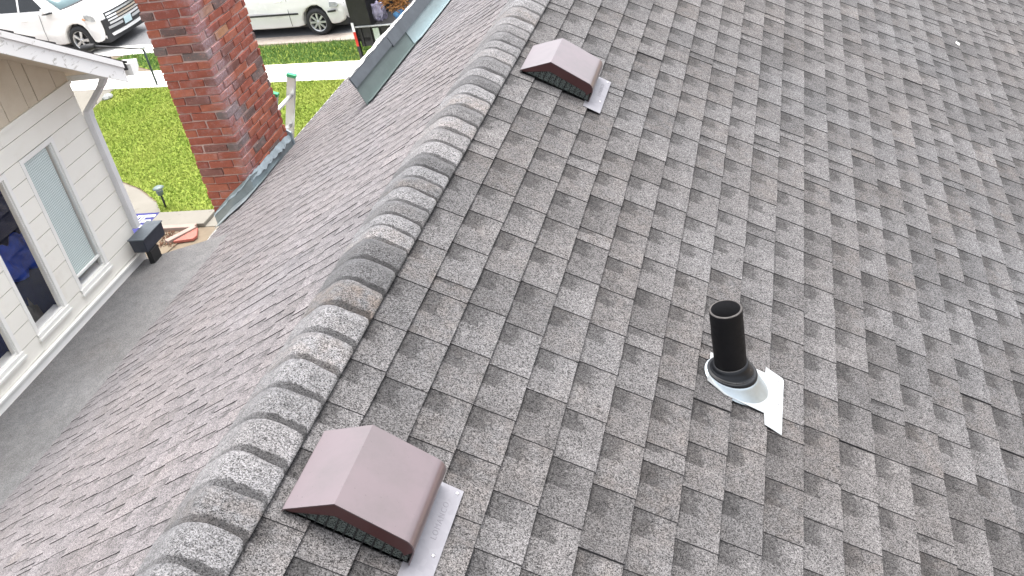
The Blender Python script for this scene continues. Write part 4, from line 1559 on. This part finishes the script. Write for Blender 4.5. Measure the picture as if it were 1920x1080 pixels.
M['plate'] = simple('number_plate', (0.50, 0.64, 0.68), 0.5, var=0.1, scale=30)


def arch(cx, cz, rad, z0, n=9, fwd=True):
    dz = z0 - cz
    a0 = math.asin(max(-1, min(1, dz / rad)))
    pts = []
    for k in range(n + 1):
        a = math.pi - a0 - (math.pi - 2 * a0) * k / n
        pts.append((cx + rad * math.cos(a), cz + rad * math.sin(a)))
    return pts          # from the rear foot of the arch to the front foot


def loft_body(sil, hw, nose, slices=8):
    """closed side silhouette (x, z) swept across the car; hw(x, z) half width, nose(x, t) rounds ends in plan"""
    mb = MB()
    n = len(sil)
    vs_ = []
    for jx in range(slices + 1):
        t = -1 + 2 * jx / slices
        for (x, z_) in sil:
            vs_.append((nose(x, t), t * hw(x, z_), z_))
    fs_ = []
    for jx in range(slices):
        for k in range(n):
            l = (k + 1) % n
            fs_.append((jx * n + k, jx * n + l, (jx + 1) * n + l, (jx + 1) * n + k))
    fs_.append(tuple(range(n))[::-1])
    fs_.append(tuple(slices * n + k for k in range(n)))
    mb.add(vs_, fs_)
    return mb


def wheel(parent, x, y, rad, wd, spokes, side):
    wh = empty('wheel', (x, y, rad))
    wh.parent = parent
    Mx = Matrix.Rotation(math.radians(90), 4, 'X')      # local z -> -y
    if side > 0: Mx = Matrix.Rotation(math.radians(-90), 4, 'X')
    rr = rad * 0.66
    mb = MB()
    mb.lathe([(rr, wd / 2 - 0.012), (rr + 0.02, wd / 2), (rad - 0.05, wd / 2), (rad - 0.015, wd / 2 - 0.02), (rad, wd / 2 - 0.05), (rad, -wd / 2 + 0.03), (rad - 0.03, -wd / 2), (rr, -wd / 2)], Mx, 32)
    mb.build('tyre', M['tyre'], wh)
    mb = MB()
    mb.lathe([(rr, -wd / 2), (rr * 0.94, 0.0), (rr * 0.94, wd / 2 - 0.03), (rr, wd / 2 - 0.010), (rr + 0.006, wd / 2 - 0.008)], Mx, 32)
    mb.lathe([(0.0, wd / 2 - 0.015), (rr * 0.24, wd / 2 - 0.02), (rr * 0.27, wd / 2 - 0.06)], Mx, 16)
    for k in range(spokes):
        a = 2 * math.pi * k / spokes
        ca_, sa_ = math.cos(a), math.sin(a)
        hw0, hw1 = rr * 0.10, rr * (0.16 if spokes < 7 else 0.11)
        pts = []
        for zz in (wd / 2 - 0.05, wd / 2 - 0.018):
            for rd, hh in ((rr * 0.18, -hw0), (rr * 0.96, -hw1), (rr * 0.96, hw1), (rr * 0.18, hw0)):
                pts.append(Mx @ Vector((rd * ca_ - hh * sa_, rd * sa_ + hh * ca_, zz)))
        mb.hexa(pts)
    mb.build('rim', M['alloy'], wh)
    mb = MB()
    mb.lathe([(0, wd / 2 - 0.085), (rr * 0.94, wd / 2 - 0.085)], Mx, 24)
    mb.build('brake_disc', M['dark_plastic'], wh)
    return wh


def panel(parent, name, pts, mat, thick, push=None):
    mb = MB()
    mb.prism(pts, thick)
    return mb.build(name, mat, parent)


HEAD = math.atan2(-0.115, 1.0)


def make_suv(loc):
    car = empty('suv', loc, HEAD, 'white crossover parked at the kerb facing right, beyond the wing roof edge', 'suv')
    WB = 2.82
    fa = arch(0, 0.37, 0.44, 0.30)
    ra = arch(-WB, 0.37, 0.44, 0.30)
    sil = [(0.66, 0.27), (0.80, 0.36), (0.84, 0.55), (0.835, 0.72), (0.81, 0.90), (0.74, 1.01), (0.56, 1.06), (0.30, 1.085), (0.0, 1.115), (-0.36, 1.15), (-0.9, 1.14), (-1.6, 1.15), (-2.4, 1.17), (-3.2, 1.19),
           (-3.62, 1.18), (-3.75, 0.95), (-3.78, 0.55), (-3.66, 0.32)] + ra + [(-2.2, 0.27), (-1.4, 0.26), (-0.6, 0.27)] + fa + [(0.50, 0.27)]
    # arch() already runs rear to front along the underside

    def hw(x, z_):
        b = 0.965 - 0.10 * max(0, (x - 0.35) / 0.6) ** 2 - 0.08 * max(0, (-x - 3.0) / 0.8) ** 2
        t = max(0, (z_ - 0.78) / 0.42)
        return b - 0.075 * t ** 1.6 - 0.05 * max(0, (0.5 - z_) / 0.25)

    def nose(x, t):
        return x - 0.17 * abs(t) ** 2.4 * max(0, min(1, (x - 0.2) / 0.7)) + 0.12 * abs(t) ** 2.4 * max(0, min(1, (-x - 3.0) / 0.7))
    mb = loft_body(sil, hw, nose, 10)
    body = mb.build('body', M['car_white'], car, bevel=0.045, seg=3, angle=38)
    for p in body.data.polygons: p.use_smooth = True
    mb = MB()
    mb.box(-3.6, 0.78, -0.80, 0.80, 0.22, 0.80)
    mb.build('underbody', M['dark_plastic'], car)
    # cabin
    gs = [(-0.30, 1.10), (-0.72, 1.36), (-1.14, 1.595), (-1.5, 1.665), (-2.2, 1.69), (-2.9, 1.665), (-3.3, 1.58), (-3.66, 1.15)]

    def ghw(x, z_): return 0.885 - 0.215 * (z_ - 1.10) / 0.58

    def gn(x, t): return x - 0.14 * abs(t) ** 2.2 * max(0, min(1, (x + 1.8) / 1.2))
    mb = loft_body(gs, ghw, gn, 8)
    cb_ = mb.build('cabin', M['car_white'], car, bevel=0.05, seg=3, angle=30)
    for p in cb_.data.polygons: p.use_smooth = True
    # glass
    mb = MB()
    vs_ = []
    for (x, z_) in ((-0.335, 1.135), (-0.72, 1.372), (-1.09, 1.580)):
        for k in range(7):
            t = -0.90 + 1.80 * k / 6
            vs_.append((gn(x, t) + 0.022, t * ghw(x, z_), z_ + 0.016))
    mb.add(vs_, [(a * 7 + b, a * 7 + b + 1, (a + 1) * 7 + b + 1, (a + 1) * 7 + b) for a in range(2) for b in range(6)], 0, True)
    o = mb.build('windscreen', M['windscreen'], car)
    so_ = o.modifiers.new('solid', 'SOLIDIFY'); so_.thickness = 0.012; so_.offset = 0
    for sg in (-1, 1):
        for nm_, poly in (('window', [(-0.80, 1.185), (-1.24, 1.535), (-1.60, 1.60), (-1.72, 1.60), (-1.72, 1.185)]), ('window', [(-1.80, 1.19), (-1.80, 1.602), (-2.45, 1.61), (-2.72, 1.59), (-2.72, 1.20)]), ('window', [(-2.80, 1.22), (-2.80, 1.58), (-3.15, 1.52), (-3.42, 1.25)])):
            mb = MB()
            a_ = [(gn(x, 1.0), sg * (ghw(x, z_) + 0.006), z_) for x, z_ in poly]
            mb.prism(a_, (0, -sg * 0.02, 0))
            mb.build(nm_, M['car_glass'], car)
        # wipers of the door: handle, mirror
        mb = MB()
        mb.box(-1.72, -1.52, sg * 0.945 - 0.015, sg * 0.945 + 0.015, 0.965, 0.995)
        mb.build('handle', M['car_white'], car, bevel=0.008)
        mb = MB()
        mb.hexa([(-0.86, sg * 0.90, 1.13), (-0.64, sg * 0.92, 1.15), (-0.66, sg * 1.10, 1.17), (-0.80, sg * 1.10, 1.16), (-0.86, sg * 0.90, 1.16), (-0.66, sg * 0.94, 1.30), (-0.68, sg * 1.10, 1.30), (-0.80, sg * 1.10, 1.30)])
        mb.build('mirror', M['car_white'], car, bevel=0.03)
        mb = MB()
        mb.hexa([(-0.87, sg * 0.88, 1.10), (-0.62, sg * 0.88, 1.10), (-0.64, sg * 1.09, 1.135), (-0.80, sg * 1.09, 1.135), (-0.87, sg * 0.88, 1.128), (-0.62, sg * 0.9, 1.148), (-0.64, sg * 1.09, 1.166), (-0.80, sg * 1.09, 1.156)])
        mb.build('mirror_base', M['dark_plastic'], car)
        mb = MB()
        mb.tube([(-1.06 , sg * 0.957, 0.33), (-1.06, sg * 0.966, 0.7), (-1.05, sg * 0.935, 1.13)], 0.006, 5)
        mb.build('door_gap', M['dark_plastic'], car)
        mb = MB()
        hl = [(0.40, 0.88), (0.64, 0.82), (0.77, 0.82), (0.74, 0.94), (0.56, 1.00), (0.36, 1.01)]
        a_ = [(nose(x, 0.97) + 0.004, sg * (hw(x, z_) - 0.012), z_) for x, z_ in hl]
        mb.prism(a_, (0, -sg * 0.05, 0)); mb.build('headlight', M['headlight'], car, bevel=0.012)
        mb = MB()
        a_ = [(nose(x, 0.97) + 0.004, sg * (hw(x, z_) + 0.004), z_) for x, z_ in ((0.30, 0.90), (0.42, 0.87), (0.42, 0.90), (0.32, 0.93))]
        mb.prism(a_, (0, -sg * 0.02, 0)); mb.build('side_lamp', M['amber'], car)
    # grille with bars, lower intake, plate, wipers
    def front(t, z_, off):
        xs = [0.84, 0.835, 0.81, 0.80, 0.74]
        zs = [0.55, 0.72, 0.90, 0.36, 1.01]
        zz = sorted(zip(zs, xs))
        x = np.interp(z_, [a for a, b in zz], [b for a, b in zz])
        return (nose(x, t) + off, t * hw(x, z_), z_)

    def strip(name, t0, t1, za, zb_, off, mat, th=0.02, n=8):
        mb = MB()
        vs_ = []
        for k in range(n + 1):
            t = t0 + (t1 - t0) * k / n
            vs_ += [front(t, za, off), front(t, zb_, off)]
        mb.add(vs_, [(2 * k, 2 * k + 2, 2 * k + 3, 2 * k + 1) for k in range(n)])
        o = mb.build(name, mat, car)
        so_ = o.modifiers.new('solid', 'SOLIDIFY'); so_.thickness = th; so_.offset = 0
        return o
    strip('grille', -0.72, 0.72, 0.68, 0.94, 0.006, M['dark_plastic'])
    for z_ in (0.715, 0.79, 0.865):
        strip('grille_bar', -0.70, 0.70, z_, z_ + 0.042, 0.020, M['chrome'])
    strip('intake', -0.80, 0.80, 0.42, 0.62, 0.008, M['dark_plastic'])
    strip('bumper_lip', -0.92, 0.92, 0.335, 0.41, 0.016, M['car_white'], 0.05)
    strip('intake_bar', -0.76, -0.22, 0.53, 0.59, 0.020, M['alloy'])
    strip('intake_bar', 0.22, 0.76, 0.53, 0.59, 0.020, M['alloy'])
    strip('number_plate', -0.16, 0.16, 0.47, 0.64, 0.034, M['plate'], 0.012, 2)
    mb = MB()
    vs_ = []
    for k in range(9):
        t = -0.92 + 1.84 * k / 8
        vs_ += [(gn(-0.33, t) + 0.075, t * 0.86, 1.150), (gn(-0.33, t) + 0.015, t * 0.86, 1.155)]
    mb.add(vs_, [(2 * k, 2 * k + 2, 2 * k + 3, 2 * k + 1) for k in range(8)])
    o = mb.build('cowl', M['dark_plastic'], car)
    so_ = o.modifiers.new('solid', 'SOLIDIFY'); so_.thickness = 0.02; so_.offset = 0
    for x in (0, -WB):
        for sg in (-1, 1):
            wheel(car, x, sg * 0.845, 0.37, 0.24, 5, sg)
    return car


def make_sedan(loc):
    car = empty('sedan', loc, HEAD, 'white sedan with a dark side strip parked at the kerb between chimney and trailer', 'sedan')
    WB = 2.9
    fa = arch(0, 0.33, 0.40, 0.26)
    ra = arch(-WB, 0.33, 0.40, 0.26)
    sil = [(0.66, 0.24), (0.84, 0.30), (0.90, 0.48), (0.89, 0.62), (0.84, 0.74), (0.60, 0.83), (0.2, 0.90), (-0.30, 0.945), (-0.62, 0.96), (-1.4, 0.955), (-2.4, 0.965), (-3.2, 0.98), (-3.85, 0.97), (-4.05, 0.80), (-4.08, 0.50), (-3.9, 0.28)] \
        + ra + [(-2.2, 0.22), (-1.4, 0.21), (-0.6, 0.22)] + fa + [(0.5, 0.24)]

    def hw(x, z_):
        b = 0.94 - 0.12 * max(0, (x - 0.3) / 0.6) ** 2 - 0.09 * max(0, (-x - 3.2) / 0.9) ** 2
        t = max(0, (z_ - 0.62) / 0.36)
        return b - 0.085 * t ** 1.5 - 0.05 * max(0, (0.45 - z_) / 0.22)

    def nose(x, t):
        return x - 0.20 * abs(t) ** 2.4 * max(0, min(1, (x - 0.1) / 0.7)) + 0.12 * abs(t) ** 2.4 * max(0, min(1, (-x - 3.3) / 0.7))
    body = loft_body(sil, hw, nose, 10).build('body', M['car_white'], car, bevel=0.04, seg=3, angle=38)
    for p in body.data.polygons: p.use_smooth = True
    mb = MB(); mb.box(-3.7, 0.7, -0.76, 0.76, 0.17, 0.70); mb.build('underbody', M['dark_plastic'], car)
    gs = [(-0.52, 0.93), (-1.0, 1.19), (-1.38, 1.36), (-1.9, 1.42), (-2.5, 1.41), (-2.9, 1.34), (-3.55, 0.95)]

    def ghw(x, z_): return 0.845 - 0.22 * (z_ - 0.93) / 0.49

    def gn(x, t): return x - 0.14 * abs(t) ** 2.2 * max(0, min(1, (x + 1.9) / 1.2))
    cb_ = loft_body(gs, ghw, gn, 8).build('cabin', M['car_white'], car, bevel=0.05, seg=3, angle=30)
    for p in cb_.data.polygons: p.use_smooth = True
    mb = MB()
    vs_ = []
    for (x, z_) in ((-0.56, 0.965), (-1.0, 1.205), (-1.34, 1.355)):
        for k in range(7):
            t = -0.9 + 1.8 * k / 6
            vs_.append((gn(x, t) + 0.022, t * ghw(x, z_), z_ + 0.016))
    mb.add(vs_, [(a * 7 + b, a * 7 + b + 1, (a + 1) * 7 + b + 1, (a + 1) * 7 + b) for a in range(2) for b in range(6)], 0, True)
    o = mb.build('windscreen', M['windscreen'], car)
    so_ = o.modifiers.new('solid', 'SOLIDIFY'); so_.thickness = 0.012; so_.offset = 0
    for sg in (-1, 1):
        for poly in ([(-1.02, 1.0), (-1.46, 1.31), (-1.80, 1.355), (-1.86, 1.0)], [(-1.93, 1.0), (-1.88, 1.358), (-2.5, 1.355), (-2.80, 1.28), (-2.9, 1.01)]):
            mb = MB()
            mb.prism([(gn(x, 1.0), sg * (ghw(x, z_) + 0.006), z_) for x, z_ in poly], (0, -sg * 0.02, 0))
            mb.build('window', M['car_glass'], car)
        mb = MB()
        mb.box(-1.05, -0.86, sg * 0.895 - 0.012, sg * 0.895 + 0.016, 0.855, 0.885)
        mb.build('handle', M['chrome'], car, bevel=0.006)
        # rubbing strip, door gaps, headlight, bumper strip
        for xa, xb in ((-2.45, -0.46), (0.43, 0.70)):
            mb = MB()
            n = 8
            vs_ = []
            for k in range(n + 1):
                x = xa + (xb - xa) * k / n
                for zz in (0.545, 0.585):
                    vs_.append((nose(x, 1), sg * (hw(x, zz) + 0.004), zz))
            mb.add(vs_, [(2 * k, 2 * k + 2, 2 * k + 3, 2 * k + 1) for k in range(n)])
            o = mb.build('side_strip', M['dark_plastic'], car)
            so_ = o.modifiers.new('solid', 'SOLIDIFY'); so_.thickness = 0.024; so_.offset = 0
        mb = MB()
        mb.prism([(nose(x, 0.97), sg * (hw(x, z_) + 0.000), z_) for x, z_ in ((0.50, 0.66), (0.74, 0.64), (0.80, 0.70), (0.70, 0.77), (0.52, 0.80))], (0, -sg * 0.05, 0))
        mb.build('headlight', M['headlight'], car, bevel=0.012)
        mb = MB()
        mb.tube([(-0.72, sg * 0.936, 0.27), (-0.72, sg * 0.943, 0.6), (-0.74, sg * 0.86, 0.955)], 0.006, 5)
        mb.build('door_gap', M['dark_plastic'], car)
    for x in (0, -WB):
        for sg in (-1, 1):
            wheel(car, x, sg * 0.835, 0.325, 0.22, 8, sg)
    return car


def ground_for(cx, cy, lat):     # place the near front wheel's outer face at (cx, cy)
    ny = Vector((-math.sin(HEAD), math.cos(HEAD), 0))
    p = Vector((cx, cy, GZ)) + ny * lat
    return (p.x, p.y, GZ - 0.008)


make_suv(ground_for(-16.60, 22.98, 0.96))
make_sedan(ground_for(-9.74, 22.52, 0.94))

# ------------------------------------------------------------------ loaded trailer at the kerb
M['trailer_black'] = simple('black_trailer_steel', (0.016, 0.016, 0.018), 0.5, 0.2, 0.3, 6)
M['tape_red'] = simple('red_reflective_tape', (0.55, 0.03, 0.02), 0.4)
M['tape_white'] = simple('white_reflective_tape', (0.75, 0.76, 0.78), 0.4)
TX, TY = -7.98, 20.62
tr_o = empty('trailer', (TX, TY, GZ), HEAD * 0.6, 'black open trailer with red and white tape, loaded with debris, behind the roof curb', 'trailer')
mb = MB()
mb.box(0.0, 2.1, 0.0, 3.6, 0.42, 0.50); mb.build('floor', M['trailer_black'], tr_o)
mb = MB()
mb.box(0.0, 0.06, 0.05, 3.6, 0.50, 1.75); mb.build('side_wall', M['trailer_black'], tr_o)
mb = MB()
mb.box(2.04, 2.10, 0.05, 3.6, 0.50, 1.75); mb.build('side_wall', M['trailer_black'], tr_o)
mb = MB()
mb.box(0.0, 2.1, 3.6, 3.66, 0.50, 1.75); mb.build('front_wall', M['trailer_black'], tr_o)
mb = MB()
mb.box(0.06, 2.04, 0.0, 0.05, 0.30, 0.74)
for k in range(9):
    mb.box(0.10 + k * 0.22, 0.14 + k * 0.22, -0.025, 0.0, 0.31, 0.72)
mb.build('tailgate', M['trailer_black'], tr_o)
mb = MB()
mb.box(-0.03, 0.42, -0.05, 0.0, 0.76, 1.75)
mb.box(-0.03, 0.03, -0.07, -0.001, 0.05, 0.76)
mb.build('corner_post', M['trailer_black'], tr_o)
mb = MB(); mb.box(-0.032, 0.028, -0.078, -0.071, 0.66, 0.86); mb.build('white_tape', M['tape_white'], tr_o)
mb = MB(); mb.box(-0.032, 0.028, -0.078, -0.071, 0.34, 0.66); mb.build('red_tape', M['tape_red'], tr_o)
mb = MB(); mb.tube([(0.05, -0.06, 0.76), (2.05, -0.06, 0.76)], 0.02, 8); mb.build('top_bar', M['alu'], tr_o)
mb = MB()
mb.box(0.42, 0.56, -0.035, -0.026, 0.36, 0.70); mb.build('notice', M['galv_cone'], tr_o)
for sg, x in ((-1, -0.13), (1, 2.23)):
    wheel(tr_o, x, 2.0, 0.36, 0.22, 5, sg).rotation_euler = (0, 0, math.radians(90))
# load: each its own thing
mrot = Matrix.Translation((TX, TY, GZ)) @ Matrix.Rotation(HEAD * 0.6, 4, 'Z')
q = random.Random(31)
M['thatch'] = simple('brown_dry_debris', (0.36, 0.17, 0.055), 0.9, var=0.5, scale=25)
mb = MB()
for k in range(1100):
    z_ = 0.96 + 1.15 * q.random() ** 0.8
    u = 1.02 + q.uniform(-1, 1) * (0.10 + 0.52 * min(1, (z_ - 0.96) / 0.55)); v = q.uniform(0.02, 0.55)
    a = q.uniform(0, 6.28); l = q.uniform(0.06, 0.16); e = q.uniform(-0.6, 0.6)
    p0 = mrot @ Vector((u, v, z_)); dv = Vector((math.cos(a) * l, math.sin(a) * l, e * l)); sv = Vector((-math.sin(a), math.cos(a), 0.4)) * 0.014
    mb.prism([p0, p0 + sv, p0 + dv + sv, p0 + dv], (0, 0, 0.012))
tag(mb.build('debris_pile', M['thatch']), 'pile of dry brown debris heaped on the black trailer', 'debris')
M['bag'] = simple('lilac_white_bag', (0.36, 0.34, 0.48), 0.5, var=0.6, scale=9)
M['bag_blue'] = simple('sky_blue_bag', (0.12, 0.32, 0.62), 0.45, var=0.5, scale=8)


def lump(name, c_, rad, mat, label, cat, sq=(1, 1, 1)):
    bm = bmesh.new()
    bmesh.ops.create_icosphere(bm, subdivisions=3, radius=1)
    qq = random.Random(int(rad * 7919))
    for v in bm.verts:
        f = 1 + 0.22 * math.sin(v.co.x * 7 + rad * 50) * math.sin(v.co.y * 6) + qq.uniform(-0.10, 0.10)
        v.co = mrot @ (Vector(c_) + Vector((v.co.x * sq[0], v.co.y * sq[1], v.co.z * sq[2])) * (rad * f))
    me = bpy.data.meshes.new(name); bm.to_mesh(me); bm.free()
    me.materials.append(mat)
    return tag(link(name, me), label, cat)


lump('bag', (0.52, 0.26, 0.95), 0.18, M['bag'], 'crumpled lilac white bag by the trailer corner post', 'bag', (0.85, 0.8, 1.15))
lump('bag', (1.12, 0.24, 0.84), 0.17, M['bag_blue'], 'crumpled sky blue bag below the brown debris', 'bag', (1.5, 0.9, 0.75))
lump('bag', (1.62, 0.6, 1.15), 0.24, M['bag'], 'grey white bundle right of the brown debris', 'bag', (1.2, 0.9, 0.9))
